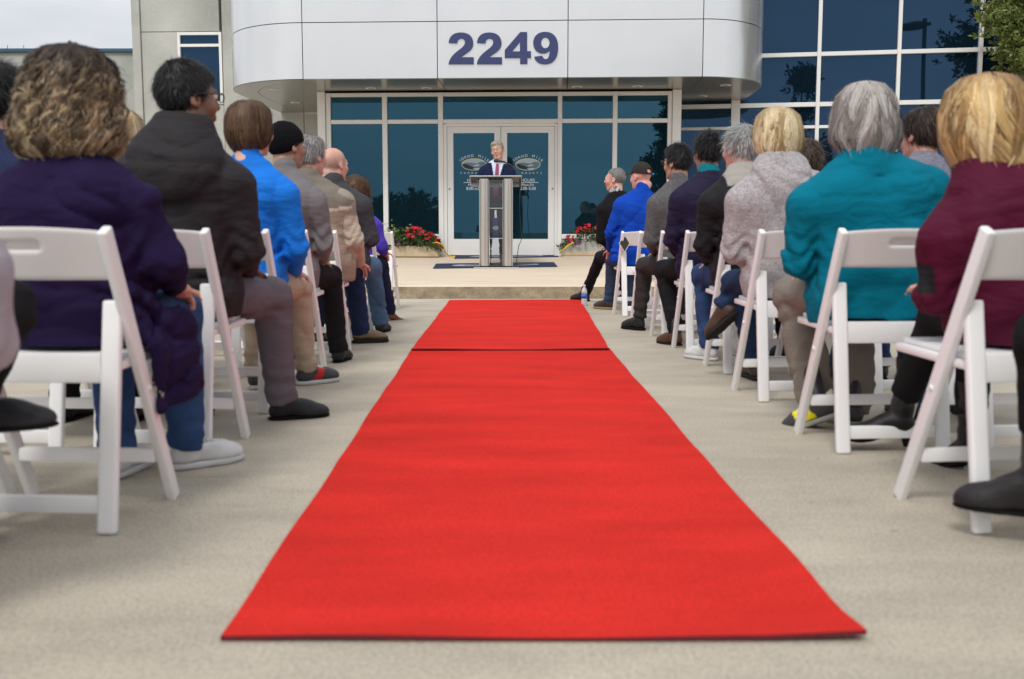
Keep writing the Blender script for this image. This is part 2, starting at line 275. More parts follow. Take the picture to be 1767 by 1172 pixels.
for side in (0, 1):
    a, b, ga, gb = ((772.3, 864.2, 783, 853.5), (865, 956.7, 875.3, 946))[side]; cpx = (818.3, 911.1)[side]
    dr = empty('door'); dr.parent = bld
    zb0 = ZB+.012; zb1 = Zp(219.4); g0, g1 = Zp(412.5), Zp(230)
    bx('stile', M_ALU, X(a), X(ga), -.045, .0, zb0, zb1, dr, .003); bx('stile', M_ALU, X(gb), X(b), -.045, .0, zb0, zb1, dr, .003)
    bx('top_rail', M_ALU, X(ga), X(gb), -.044, -.001, g1, zb1, dr); bx('kick_panel', M_ALU, X(ga), X(gb), -.044, -.001, zb0, g0, dr)
    bx('door_glass', M_GLASS, X(ga), X(gb), -.03, -.018, g0, g1, dr)
    lk = MB(); xl = X(776 if side == 0 else 953.5); lk.lathe([(.014, 0), (.014, .01), (.009, .014)], 12)
    me = lk.mesh('lock', True); me.transform(Matrix.Translation((xl, -.046, Zp(326))) @ Matrix.Rotation(math.pi/2, 4, 'X')); link('lock', me, M_SOFF, dr)
    cx, cz = LB(cpx, 284)
    yy = -.033
    letter_row(dr, 'IDAHO MILK', cx, cz-.005, .060, yy, arc=(24.5*PXM, 13.2*PXM, 2.25))
    def flat(nm, lp, m, off):
        me = curve_mesh(nm, lp, .0006); me.transform(Matrix.Translation((cx, yy-off, cz)) @ Matrix.Rotation(math.pi/2, 4, 'X')); link(nm, me, m, dr)
    rx, rz = 21.6*PXM, 10.3*PXM
    flat('emblem', [ell_loop(0, 0, rx, rz)], M_GOLD, 0); flat('emblem', [ell_loop(0, 0, rx*.955, rz*.91)], M_E1, .0015)
    def clip(pts): return [(x_, z_) if (x_/(rx*.95))**2+(z_/(rz*.9))**2 < 1 else (x_/math.hypot(x_/(rx*.95), z_/(rz*.9)), z_/math.hypot(x_/(rx*.95), z_/(rz*.9))) for x_, z_ in pts]
    arc_lo = [(rx*.94*math.cos(t), rz*.89*math.sin(t)) for t in np.linspace(math.pi*1.0, math.pi*2.06, 22)]
    flat('emblem', [arc_lo+clip([(rx*.75, rz*.42), (rx*.45, rz*.38), (rx*.2, rz*.12), (-rx*.1, rz*.22), (-rx*.45, rz*.30), (-rx*.75, rz*.2)])], M_E2, .003)
    flat('emblem', [[(rx*.94*math.cos(t), rz*.89*math.sin(t)) for t in np.linspace(math.pi*1.0, math.pi*1.6, 14)]+[(rx*.05, -rz*.55), (-rx*.35, -rz*.2), (-rx*.7, rz*.08)]], M_E3, .0045)
    flat('emblem', [[(-rx*.1, -rz*.22), (rx*.2, -rz*.12), (rx*.36, -.02*rz), (rx*.2, -rz*.0), (rx*.42, -rz*.16), (rx*.1, -rz*.3)]], M_WHITE, .0045)
    flat('emblem', [clip([(-rx*.1, -rz*.66), (rx*.2, -rz*.70), (rx*.5, -rz*.62), (rx*.4, -rz*.8), (rx*.1, -rz*.86)])], M_WHITE, .006)
    letter_row(dr, 'PRODUCTS', cx, LB(cpx, 300.5)[1], .042, yy, spread=45*PXM)
    letter_row(dr, 'HOURS', cx, LB(cpx, 313.8)[1], .068, yy); letter_row(dr, 'Mon-Fri', cx, LB(cpx, 321.4)[1], .060, yy); letter_row(dr, '8:00-5:00', cx, LB(cpx, 328)[1], .068, yy)
    x0, z0 = LB(cpx, 315.3); bx('letter_rule', M_WHITE, x0-18*PXM, x0+18*PXM, yy-.0008, yy+.0008, z0-.004, z0+.004, dr)
# canopy
ZS = Zp(157.5); front_t = LZ(866, 135, ZS)[1]
xL, xR = LB(522, 90, front_t)[0], LB(1213, 90, front_t)[0]
xLo = (LZ(399, 153, ZS)[0]+LZ(471, 192, ZS)[0])/2; yWall = LZ(520, 194.5, ZS)[1]
xRo, yR1 = LZ(1329, 141, ZS); rx_L = xL-xLo; rx_R = xRo-xR
def corner(side, n=14, off=0.):
    o = []
    for i in range(n+1):
        t = math.pi/2*i/n
        if side < 0: o.append((xL-(rx_L-off)*math.sin(t), front_t+off+1.45*(1-math.cos(t))*(1-0)))
        else: o.append((xR+(rx_R-off)*math.sin(t), front_t+off+1.30*(1-math.cos(t))))
    return o
zrow = [ZS+.002, LB(866, 36, front_t)[1], LB(866, 36, front_t)[1]+1.02, LB(866, 36, front_t)[1]+2.04]
def strip(name, pts, z0, z1, m, th=.03, parent=None):
    s = MB(); n = len(pts); inn = []
    for i, p in enumerate(pts):
        a = pts[max(i-1, 0)]; b = pts[min(i+1, n-1)]; dx, dy = b[0]-a[0], b[1]-a[1]; l = math.hypot(dx, dy); inn.append((p[0]-dy/l*th, p[1]+dx/l*th))
    for z in (z0, z1):
        s.v += [(x, y, z) for x, y in pts]+[(x, y, z) for x, y in inn]
    for i in range(n-1): s.f += [(i, i+1, 2*n+i+1, 2*n+i), (n+i+1, n+i, 3*n+i, 3*n+i+1), (2*n+i, 2*n+i+1, 3*n+i+1, 3*n+i), (i+1, i, n+i, n+i+1)]
    s.f += [(0, 2*n, 3*n, n), (n-1, 2*n-1, 4*n-1, 3*n-1)]
    o = s.build(name, m, parent or bld, smooth=True); o.data.set_sharp_from_angle(angle=R(40)); return o
vj = [xL]+[LB(p, 85, front_t)[0] for p in (754.5, 980)]+[xR]
gp = .006
for z0, z1 in zip(zrow[:-1], zrow[1:]):
    for a, b in zip(vj[:-1], vj[1:]): strip('fascia_panel', [(a+gp, front_t), (b-gp, front_t)], z0+gp, z1-gp, M_PANEL)
    cl = [(x, y) for x, y in corner(-1)][::-1]; cl[-1] = (cl[-1][0]-gp, cl[-1][1]); cl = [(xLo, yWall-.01)]+cl
    strip('fascia_panel', cl, z0+gp, z1-gp, M_PANEL)
    crn = corner(1); crn[0] = (crn[0][0]+gp, crn[0][1]); crn = crn+[(xRo, 1.9)]
    strip('fascia_panel', crn, z0+gp, z1-gp, M_PANEL)
cl = [(xLo+.05, yWall-.01)]+corner(-1, off=.05)[::-1]+corner(1, off=.05)[1:]+[(xRo-.05, 1.9)]
strip('fascia_backing', cl, ZS+.01, zrow[-1]-.01, M_DARK, .02)
# soffit panels
def poly(name, pts, z, th, m, parent=None):
    s = MB(); n = len(pts); s.v = [(x, y, z) for x, y in pts]+[(x, y, z+th) for x, y in pts]
    s.f = [tuple(reversed(range(n))), tuple(range(n, 2*n))]+[(i, (i+1) % n, n+(i+1) % n, n+i) for i in range(n)]; return s.build(name, m, parent or bld)
ins = .32
yb_ = -.115
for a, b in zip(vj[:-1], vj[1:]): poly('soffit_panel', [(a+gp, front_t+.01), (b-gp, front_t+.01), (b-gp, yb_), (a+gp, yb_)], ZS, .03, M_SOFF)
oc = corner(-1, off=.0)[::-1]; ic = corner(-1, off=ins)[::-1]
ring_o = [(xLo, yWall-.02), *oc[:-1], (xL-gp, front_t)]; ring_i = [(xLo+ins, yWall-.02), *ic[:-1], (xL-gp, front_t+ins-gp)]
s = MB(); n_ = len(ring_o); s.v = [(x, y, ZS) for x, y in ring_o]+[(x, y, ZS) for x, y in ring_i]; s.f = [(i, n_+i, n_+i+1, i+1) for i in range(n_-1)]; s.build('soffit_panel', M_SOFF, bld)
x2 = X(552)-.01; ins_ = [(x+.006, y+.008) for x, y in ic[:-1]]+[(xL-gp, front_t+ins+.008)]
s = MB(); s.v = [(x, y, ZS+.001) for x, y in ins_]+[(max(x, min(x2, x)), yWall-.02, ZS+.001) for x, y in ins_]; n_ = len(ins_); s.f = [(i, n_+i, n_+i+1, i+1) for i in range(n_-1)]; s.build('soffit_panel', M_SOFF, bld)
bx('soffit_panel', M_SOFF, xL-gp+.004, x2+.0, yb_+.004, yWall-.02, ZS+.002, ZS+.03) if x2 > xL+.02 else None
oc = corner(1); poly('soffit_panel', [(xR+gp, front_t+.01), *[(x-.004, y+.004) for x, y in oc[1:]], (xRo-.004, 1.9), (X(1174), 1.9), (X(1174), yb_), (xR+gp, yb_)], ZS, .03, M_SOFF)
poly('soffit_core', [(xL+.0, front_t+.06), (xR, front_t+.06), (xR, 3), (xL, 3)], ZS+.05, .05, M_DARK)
for (px, py) in ((473, 154), (509.6, 177), (640, 152.5), (735.6, 152), (996, 150), (1100, 149), (1252, 147.3), (1212, 166)):
    x, y = LZ(px, py, ZS); d = MB(); d.lathe([(.085, -.004), (.085, .0), (.06, .006)], 20, (x, y, ZS-.001)); me = d.mesh('downlight', True); o = link('downlight', me, M_ALU, bld)
    d = MB(); d.lathe([(.05, -.0055), (.02, -.006)], 16, (x, y, ZS-.001)); d.build('lamp_lens', M_SOFF, o)
# house number
dig2 = [bez([('M', (232, 298)), ('C', (240, 215), (295, 178), (378, 178)), ('C', (465, 178), (520, 225), (520, 300)), ('C', (520, 350), (495, 385), (440, 420)), ('C', (405, 443), (385, 458), (373, 468)),
     ('L', (525, 468)), ('L', (525, 549)), ('L', (231, 549)), ('C', (238, 480), (290, 430), (350, 385)), ('C', (400, 348), (423, 325), (423, 293)), ('C', (423, 265), (405, 247), (378, 247)), ('C', (350, 247), (333, 265), (330, 304))])]
dig22 = [[(x+332, y) for x, y in dig2[0]]]
dig4 = [[(1072, 173), (1152, 173), (1152, 397), (1197, 397), (1197, 475), (1155, 475), (1155, 545), (1070, 545), (1070, 475), (890, 475), (890, 385)], [(1068, 285), (975, 400), (1068, 400)]]
dig9 = [bez([('M', (1235, 463)), ('L', (1330, 450)), ('C', (1340, 478), (1352, 490), (1370, 490)), ('C', (1400, 490), (1415, 455), (1417, 388)), ('C', (1395, 412), (1370, 422), (1335, 422)), ('C', (1270, 422), (1224, 370), (1224, 298)),
     ('C', (1224, 222), (1280, 170), (1365, 170)), ('C', (1465, 170), (1517, 240), (1517, 350)), ('C', (1517, 480), (1460, 549), (1365, 549)), ('C', (1295, 549), (1250, 520), (1235, 463))]), ell_loop(1366, 298, 50, 65, 24)]
for dg in (dig2, dig22, dig4, dig9):
    lp = [[LB(740+x*.14714, 30+y*.14714, front_t-.02) for x, y in l] for l in dg]
    me = curve_mesh('house_number', lp, .012); me.transform(Matrix.Translation((0, front_t-.0135, 0)) @ Matrix.Rotation(math.pi/2, 4, 'X')); link('house_number', me, M_BLUE, bld)
# precast concrete wall left of the entrance
def cw(px0, px1, py_top, py_bot, name='wall_panel', y=None, th=.2, m=None, ref=110):
    yy = yWall if y is None else y
    z1 = 9.2 if py_top is None else LB(310, py_top, yy)[1]; z0 = -.1 if py_bot is None else LB(310, py_bot, yy)[1]
    return bx(name, m or M_WALLC, LB(px0, ref, yy)[0], LB(px1, ref, yy)[0], yy, yy+th, z0, z1, bevel=.006)
cw(229.5, 243.5, None, None, y=yWall-.04); cw(245.5, 380, None, 54.5); cw(245.5, 307, 55.5, None); cw(307.3, 384, 180.5, None); cw(384.5, 522, None, None); cw(522.8, 600, None, None)
bx('wall_core', M_DARK, LB(231, 110, yWall)[0], LB(600, 110, yWall)[0], yWall+.21, yWall+6, -.1, 9.15)
bx('wall_panel', M_WALLC, LB(230, 110, yWall)[0], LB(230, 110, yWall)[0]+.2, yWall+.17, yWall+6, -.1, 9.2)
wx0, wx1 = LB(307.5, 110, yWall)[0], LB(383.8, 110, yWall)[0]; wz0, wz1, wm = LB(345, 180, yWall)[1], LB(345, 55.5, yWall)[1], LB(345, 78, yWall)[1]
wdw = empty('window'); wdw.parent = bld
for a in (wx0+.002, wx1-.052): bx('window_frame', M_ALU, a, a+.05, yWall-.02, yWall+.1, wz0+.002, wz1-.002, wdw)
for a in (wz0+.002, wm-.03, wz1-.052): bx('window_frame', M_ALU, wx0+.052, wx1-.052, yWall-.018, yWall+.1, a, a+.05, wdw)
bx('window_pane', M_GLASSW, wx0+.05, wx1-.05, yWall+.04, yWall+.06, wz0+.05, wm-.03, wdw); bx('window_pane', M_GLASSW, wx0+.05, wx1-.05, yWall+.04, yWall+.06, wm+.02, wz1-.05, wdw)
bx('side_wall', M_ALU, X(552.5)+.001, X(566), .201, yWall-.002, -.05, ZS+.02)
bx('upper_wall', M_WALLC, LB(600, 110, yWall)[0]+.01, 4.6, yWall-.3, yWall+6, ZS+.2, 9.0)
# glass wing on the right
yW0 = LZ(1200, 176, ZS)[1]; W0 = Vector((X(1173), yW0, 0)); AW = R(7.0)
wing = empty('glass_wing'); wing.parent = bld; wing.location = W0; wing.rotation_euler = (0, 0, -AW)
wex = ex*math.cos(AW)-ey*math.sin(AW); wey = ey*math.cos(AW)+ex*math.sin(AW); W0w = B0+ex*W0.x+ey*W0.y
def LW(px, py):
    d = ray(px, py); o = Vector((0, 0, CAMZ)); t = (W0w-o).dot(wey)/d.dot(wey); p = o+d*t; return (p-W0w).dot(wex), p.z
vx = [(1263, 1278), (1408.5, 1415), (1545.5, 1552), (1685, 1692), (1823, 1830), (1960, 1967), (2095, 2102)]
vs = [(LW(a, 130)[0], LW(b, 130)[0]) for a, b in vx]
rows = [(LW(1410, 98)[1], LW(1410, 91)[1]), (LW(1410, 184.5)[1], LW(1410, 177)[1]), (LW(1410, 222)[1], LW(1410, 217)[1])]
rows += [(rows[0][0]+1.95, rows[0][1]+1.95), (rows[0][0]+3.9, rows[0][1]+3.9)]
rows += [(ZB+.35, ZB+.43), (ZB+1.2, ZB+1.25)]
rows = sorted(rows)
for i, (a, b) in enumerate(vs): bx('mullion', M_ALU, a, b, -.08, .05, ZB, rows[-1][1] if i else (ZS-.002), wing, .003)
for j, (z0, z1) in enumerate(rows):
    segs = list(zip([(-.3, 0.0)]+vs[:-1], vs))
    for i, ((_, a), (b, _)) in enumerate(segs):
        if i == 0 and z1 > ZS: continue
        if i == 1 and z1 > ZS: a = vs[0][0]-.5
        bx('rail', M_ALU, a+.001, b-.001, -.07, .045, z0, z1, wing, .003)
for j in range(len(rows)-1):
    z0, z1 = rows[j][1], rows[j+1][0]
    for i, ((_, a), (b, _)) in enumerate(segs):
        if i == 0 and z0 > ZS-.05: continue
        if i == 1 and z0 > ZS-.1: a = vs[0][0]-.5
        bx('window_pane', M_GLASSW, a, b, -.01, .012, z0, z1, wing)
bx('plinth', M_WALLC, 0.001, vs[-1][1], -.05, .06, -.05, ZB+.35, wing)
bx('parapet', M_PANEL, vs[0][0]-.5, vs[-1][1], -.06, .3, rows[-1][1], rows[-1][1]+.8, wing)
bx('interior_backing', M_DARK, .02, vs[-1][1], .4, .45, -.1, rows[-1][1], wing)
# far low hall on the left
hz = at(100, 90, 29).z; hc = at(100, 84.5, 29).z
hall = empty('warehouse', (0, 29, 0), label='low grey concrete hall with a blue roof edge, far behind on the left', cat='building')
for i in range(7):
    x0 = -32+i*3.4; s = MB(); s.box(x0+.01, x0+3.39, 0, .25, -.1, hz); s.build('wall_panel', M_WALLC, hall, bevel=.01, seg=1)
s = MB(); s.box(-32, -8.2, -.08, .35, hz, hc); s.build('roof_edge', M_COPE, hall)
for px in (10, 38, 95): s = MB(); x = at(px, 80, 29).x; s.tube([(x, .1, hc), (x, .1, hc+.12)], .008, 6); s.build('roof_rod', M_DARK, hall)
s = MB(); s.box(-32, -8.3, .26, 8, -.1, hz-.05); s.build('hall_core', M_WALLC, hall)
# ------------------------------------------------------------------ carpets
def carpet(name, P, z0, nx, ny, label, amp=.004, curl=None, seed=0):
    """P = near-left, near-right, far-right, far-left ground points"""
    rng = np.random.RandomState(seed); nl, nr, fr, fl = [np.array(p) for p in P]; V = []
    ph = rng.rand(12)*6.28
    for j in range(ny+1):
        t = j/ny
        for i in range(nx+1):
            s = i/nx; p = (nl*(1-s)+nr*s)*(1-t)+(fl*(1-s)+fr*s)*t
            yw = p[1]; h = amp*(math.sin(yw*5.3+ph[0]+.4*math.sin(s*3+ph[1]))+.6*math.sin(yw*11.7+ph[2]+.7*math.sin(s*4+ph[3]))+.4*math.sin(yw*23+s*2.+ph[4]))
            h = max(0, h)*(.35+.65*abs(s-.5)*2)*(1-math.exp(-12*min(t, 1-t)))
            e = (abs(s-.5)*2)**8
            x = p[0]+e*(1 if s > .5 else -1)*.0025*(math.sin(yw*3.1+ph[5])+.6*math.sin(yw*7.7+ph[6]))
            if curl: dx, dz = curl(s, t, yw); x += dx; h += dz
            V.append((x, yw, z0+h))
    n = (nx+1)*(ny+1); top = len(V); V += [(x, y, z-.007) for x, y, z in V]
    q = [(j*(nx+1)+i, j*(nx+1)+i+1, (j+1)*(nx+1)+i+1, (j+1)*(nx+1)+i) for j in range(ny) for i in range(nx)]
    o = link(name, mesh_np(name, V[:top], q), M_RED, label=label, cat='carpet')
    bnd = [i for i in range(nx+1)]+[j*(nx+1)+nx for j in range(1, ny+1)]+[ny*(nx+1)+i for i in range(nx-1, -1, -1)]+[j*(nx+1) for j in range(ny-1, 0, -1)]
    ev = [V[b] for b in bnd]+[(V[b][0], V[b][1], max(.0005, V[b][2]-.009)) for b in bnd]; m = len(bnd)
    link('backing_edge', mesh_np('backing_edge', ev, [(i, (i+1) % m, m+(i+1) % m, m+i) for i in range(m)][::1], False), M_REDB, o); return o
def curl1(s, t, y):
    dx = 0; dz = 0
    if s > .85:
        e = (s-.85)/.15; k = math.exp(-((t-.075)/.055)**2); dx -= .012*k*e*e; dz += .022*k*e*e
        c = math.exp(-(t/.02)**2); dx += .007*c*e**2; dz += .008*c*e
    if t < .02: dz += .006*(1-t/.02)*(.5+.5*math.sin(s*9))
    return dx, dz
carpet('carpet', [gr(381, 1107), gr(1490, 1108), gr(1051, 603), gr(712, 603)], .008, 60, 220, 'long red carpet strip lying nearest the camera in the aisle', .0016, curl1, 1)
def curl2(s, t, y): return 0, (.005*(1-t/.03) if t < .03 else 0)*(1+.8*math.sin(s*7+1))
carpet('carpet', [gr(709, 608), gr(1052, 607), gr(1001, 519), gr(776, 520)], .016, 40, 160, 'shorter red carpet strip overlapping the far end, near the step', .0015, curl2, 5)
# ------------------------------------------------------------------ folding chair
M_CH = pm('white_resin', (.80, .80, .80), .38, .03, 4)
def chair_meshes():
    out = []
    for sx in (-1, 1):
        s = MB(); s.bar((sx*.212, -.195, .785), (sx*.212, .18, .0), .026, .044, (0, 1, 0)); out.append(('front_post', s.mesh('front_post', bevel=.008, seg=3), None))
        s = MB(); s.bar((sx*.182, -.095, .60), (sx*.182, -.185, .0), .05, .026, (0, 1, 0)); out.append(('rear_leg', s.mesh('rear_leg', bevel=.010, seg=3), None))
    # bowed back panel with a recessed grip
    nx, nz = 56, 22; V = []; w2 = .198
    for side in (0, 1):
        for j in range(nz+1):
            for i in range(nx+1):
                x = -w2+2*w2*i/nx; zc = j/nz; z = .655+.125*zc; top = .010*(1-(x/w2)**2); z += top*zc
                y = -.188+(.785-z)*.375/.785*1.0-.026*(1-(x/w2)**2)
                gx, gz = abs(x)-.036, z-.742; dd = math.hypot(max(gx, 0), gz)-.0115
                rec = .009*min(1, max(0, (-dd+.003)/.004)); edge = min(zc, 1-zc)*.125; rd = .004*max(0, 1-edge/.006)
                V.append((x, y+(.008-rec-rd if side else -(.008-rec-rd)), z))
    n = (nx+1)*(nz+1); q = []
    for j in range(nz):
        for i in range(nx):
            a = j*(nx+1)+i; q.append((a, a+1, a+nx+2, a+nx+1)); q.append((n+a+1, n+a, n+a+nx+1, n+a+nx+2))
    for i in range(nx): q.append((n+i, n+i+1, i+1, i)); a = nz*(nx+1)+i; q.append((a, a+1, n+a+1, n+a))
    me = mesh_np('back_panel', V, q); me.set_sharp_from_angle(angle=R(60)); out.append(('back_panel', me, None))
    s = MB(); s.box(-.156, .156, -.128, -.108, .385, .462); out.append(('seat_rail', s.mesh('seat_rail', bevel=.006), None))
    s = MB(); s.quadbox([(-.198, -.10, .415), (.198, -.10, .415), (.198, .27, .425), (-.198, .27, .425), (-.198, -.10, .438), (.198, -.10, .438), (.198, .27, .45), (-.198, .27, .45)]); out.append(('seat_frame', s.mesh('seat_frame', bevel=.008), None))
    s = MB(); s.quadbox([(-.178, -.105, .4385), (.178, -.105, .4385), (.178, .262, .4505), (-.178, .262, .4505), (-.178, -.105, .454), (.178, -.105, .454), (.178, .262, .466), (-.178, .262, .466)]); out.append(('seat_pad', s.mesh('seat_pad', bevel=.007), 4))
    s = MB(); s.box(-.157, .157, -.176, -.150, .05, .095); out.append(('rear_bar', s.mesh('rear_bar', bevel=.006), None))
    s = MB(); s.box(-.199, .199, .085, .108, .125, .165); out.append(('front_bar', s.mesh('front_bar', bevel=.006), None))
    for sx in (-1, 1):
        d = MB(); d.lathe([(.009, 0), (.009, .003), (.005, .005)], 10); me = d.mesh('pivot_rivet', True); me.transform(Matrix.Translation((sx*.2245, .012-.0, .352)) @ Matrix.Rotation(sx*math.pi/2, 4, 'Y')); out.append(('pivot_rivet', me, None))
    for _, me, _ in out:
        if not me.materials: me.materials.append(M_CH)
    return out
CHM = chair_meshes()
def chair(fx, fy, side, yaw, label, g=True):
    """fx,fy: photo pixel of the aisle-side front foot; side=+1 when the aisle is on its right"""
    p = gr(fx, fy); return chair_at(p, side, yaw, label, g)
def chair_at(p, side, yaw, label, g=True):
    c, s_ = math.cos(yaw), math.sin(yaw); ox, oy = side*.212, .18
    loc = Vector((p.x-(c*ox-s_*oy), p.y-(s_*ox+c*oy), 0))
    o = empty('folding_chair', loc, yaw, label=label, cat='chair', group='white folding chairs in rows')
    for nm, me, _ in CHM: link(nm, me, None, o)
    return o
# ------------------------------------------------------------------ chairs in two blocks
LCH = [(300, 858), (425, 755), (506, 690), (560, 638), (603, 605), (634, 583), (660, 564), (688, 531)]
RCH = [(1552, 858), (1377, 748), (1267, 673), (1217, 631), (1162, 600), (1124, 579), (1090, 558), (1059, 541), (1046, 528)]
ORD = ['first', 'second', 'third', 'fourth', 'fifth', 'sixth', 'seventh', 'eighth', 'ninth']
LWHO = ['person in the dark purple coat', 'person in the black hooded jacket', 'person in the bright blue jacket', 'person in the black beanie', 'person in the beige two-tone jacket', 'person in the charcoal jacket', 'person in the violet top', '']
RWHO = ['person in the maroon jacket', 'person in the teal top', 'person in the grey knit hoodie', 'person in the black jacket with pale hood', 'person in the dark purple jacket with teal collar', 'person in the grey heather sweater', '', 'person in the royal blue jacket', 'person in the black blazer']
LC = []; RC = []
for i, p in enumerate(LCH): LC.append(chair(*p, 1, R(-3), 'white folding chair under the '+LWHO[i] if LWHO[i] else 'empty white folding chair at the front, left of the aisle'))
for i, p in enumerate(RCH): RC.append(chair(*p, -1, R([7, 4, 4, 4, 3, 3, 3, 6, 3][i]), 'white folding chair under the '+RWHO[i] if RWHO[i] else 'empty white folding chair behind the one with the black tag'))
L0 = chair_at(Vector((-1.16, 1.98, 0)), 1, R(-3), 'white folding chair at the left edge, nearest the camera'); R0 = chair_at(Vector((1.33, 2.0, 0)), -1, R(7), 'white folding chair at the right edge, nearest the camera')
LC2 = []; RC2 = []
ROWW = ['nearest row', 'second row', 'third row', 'fourth row', 'fifth row', 'sixth row']
for i in range(6):
    for side, src, dst, nm in ((-1, LC, LC2, 'left'), (1, RC, RC2, 'right')):
        o = src[i]; a = o.rotation_euler.z; p = o.location+Vector((math.cos(a), math.sin(a), 0))*side*(.50+.015*(i % 3)); c = chair_at(Vector((0, 0, 0)), 1, a+R((i*37 % 5)-2), f'white folding chair second from the aisle, {ROWW[i]} on the {nm}'); c.location = (p.x, p.y-.02*(i % 2), 0); dst.append(c)
def seat(o, dx=0, dy=.085):
    a = o.rotation_euler.z; return (o.location.x+math.cos(a)*dx-math.sin(a)*dy, o.location.y+math.sin(a)*dx+math.cos(a)*dy)
# ------------------------------------------------------------------ people: smooth solids meshed on a grid
f4 = np.float32
_rt = np.random.RandomState(3).rand(32, 32, 32).astype(f4)
def vnoise(p):
    p = np.asarray(p, f4); i = np.floor(p).astype(np.int32); f = p-i; f = f*f*(3-2*f); i &= 31; j = (i+1) & 31
    x0, y0, z0 = i.T; x1, y1, z1 = j.T; fx, fy, fz = f.T
    a = _rt[x0, y0, z0]*(1-fx)+_rt[x1, y0, z0]*fx; b = _rt[x0, y1, z0]*(1-fx)+_rt[x1, y1, z0]*fx
    c = _rt[x0, y0, z1]*(1-fx)+_rt[x1, y0, z1]*fx; d = _rt[x0, y1, z1]*(1-fx)+_rt[x1, y1, z1]*fx
    return (a*(1-fy)+b*fy)*(1-fz)+(c*(1-fy)+d*fy)*fz
def axis(lo, hi, h, fine=()):
    out = [lo]
    while out[-1] < hi:
        x = out[-1]; s = h
        for a, b, hf in fine:
            if a-h <= x <= b: s = min(s, hf)
        out.append(x+s)
    return np.array(out, f4)
class Solid:
    def __init__(s, X, Y, Z): s.X, s.Y, s.Z = X, Y, Z; s.D = np.full((len(X), len(Y), len(Z)), .5, f4)
    def sl(s, lo, hi): return tuple(slice(max(0, int(np.searchsorted(A, a))-1), int(np.searchsorted(A, b))+1) for A, a, b in zip((s.X, s.Y, s.Z), lo, hi))
    def put(s, fn, lo, hi, k=.02, cut=False, mode=None):
        m = k+.03; S = s.sl([a-m for a in lo], [a+m for a in hi])
        x = s.X[S[0]][:, None, None]; y = s.Y[S[1]][None, :, None]; z = s.Z[S[2]][None, None, :]
        if 0 in (x.size, y.size, z.size): return
        d = fn(x, y, z).astype(f4); D = s.D[S]
        if cut: d = -d; h = np.clip(.5-.5*(d-D)/k, 0, 1); s.D[S] = np.where(d > D-k, d*(1-h)+D*h+k*h*(1-h), D)
        else: h = np.clip(.5+.5*(D-d)/k, 0, 1); s.D[S] = D*(1-h)+d*h-k*h*(1-h)
    def cone(s, a, b, ra, rb, k=.02, cut=False, fl=None):
        a = np.array(a, f4); b = np.array(b, f4); ba = b-a; L2 = float(ba@ba)+1e-9; r = max(ra, rb)
        def fn(x, y, z):
            px, py, pz_ = x-a[0], y-a[1], z-a[2]; t = np.clip((px*ba[0]+py*ba[1]+pz_*ba[2])/L2, 0, 1)
            return np.sqrt((px-ba[0]*t)**2+(py-ba[1]*t)**2+(pz_-ba[2]*t)**2)-(ra+(rb-ra)*t)
        s.put(fn, np.minimum(a, b)-r, np.maximum(a, b)+r, k, cut)
    def ell(s, c, r, k=.02, M=None, cut=False):
        c = np.array(c, f4); r = np.array(r, f4); R_ = float(r.max()); Mi = None if M is None else np.array(M, f4).T
        def fn(x, y, z):
            px, py, pz_ = x-c[0], y-c[1], z-c[2]
            if Mi is not None: px, py, pz_ = [Mi[i, 0]*px+Mi[i, 1]*py+Mi[i, 2]*pz_ for i in range(3)]
            k0 = np.sqrt((px/r[0])**2+(py/r[1])**2+(pz_/r[2])**2); k1 = np.sqrt((px/r[0]**2)**2+(py/r[1]**2)**2+(pz_/r[2]**2)**2)+1e-6
            return k0*(k0-1)/k1
        e = R_ if M is not None else r; s.put(fn, c-e, c+e, k, cut)
    def loft(s, O, M, tab, k=.03, n=2.3, cut=False):
        """tab rows (t, rx, ry, cx, cy) along the third axis of M from O"""
        O = np.array(O, f4); Mi = np.array(M, f4).T; tab = np.array(tab, f4); T = tab[:, 0]
        ends = np.array([O+np.array(M) @ np.array([cx+sx*rx, cy+sy*ry, t]) for t, rx, ry, cx, cy in tab for sx in (-1, 1) for sy in (-1, 1)])
        def fn(x, y, z):
            px, py, pz_ = x-O[0], y-O[1], z-O[2]; a, b, t = [Mi[i, 0]*px+Mi[i, 1]*py+Mi[i, 2]*pz_ for i in range(3)]
            rx, ry, cx, cy = [np.interp(t, T, tab[:, i]).astype(f4) for i in (1, 2, 3, 4)]
            q = (np.abs((a-cx)/rx)**n+np.abs((b-cy)/ry)**n)**(1/n); d = (q-1)*np.minimum(rx, ry)
            e = np.maximum(T[0]-t, t-T[-1]); kk = .02; h = np.clip(.5-.5*(e-d)/kk, 0, 1); return e*(1-h)+d*h+kk*h*(1-h)
        s.put(fn, ends.min(0), ends.max(0), k, cut)
    def plane(s, p, nrm, lo, hi, k=.006):     # remove the side nrm points to
        p = np.array(p, f4); q = np.array(nrm, f4); q = q/np.linalg.norm(q)
        S = s.sl(lo, hi); x = s.X[S[0]][:, None, None]; y = s.Y[S[1]][None, :, None]; z = s.Z[S[2]][None, None, :]
        if 0 in (x.size, y.size, z.size): return
        d = ((x-p[0])*q[0]+(y-p[1])*q[1]+(z-p[2])*q[2]).astype(f4); D = s.D[S]; h = np.clip(.5-.5*(d-D)/k, 0, 1); s.D[S] = d*(1-h)+D*h+k*h*(1-h)
    def folds(s, fn, band=.03):
        I = np.nonzero(np.abs(s.D) < band)
        if len(I[0]): s.D[I] += fn(np.stack([s.X[I[0]], s.Y[I[1]], s.Z[I[2]]], 1)).astype(f4)
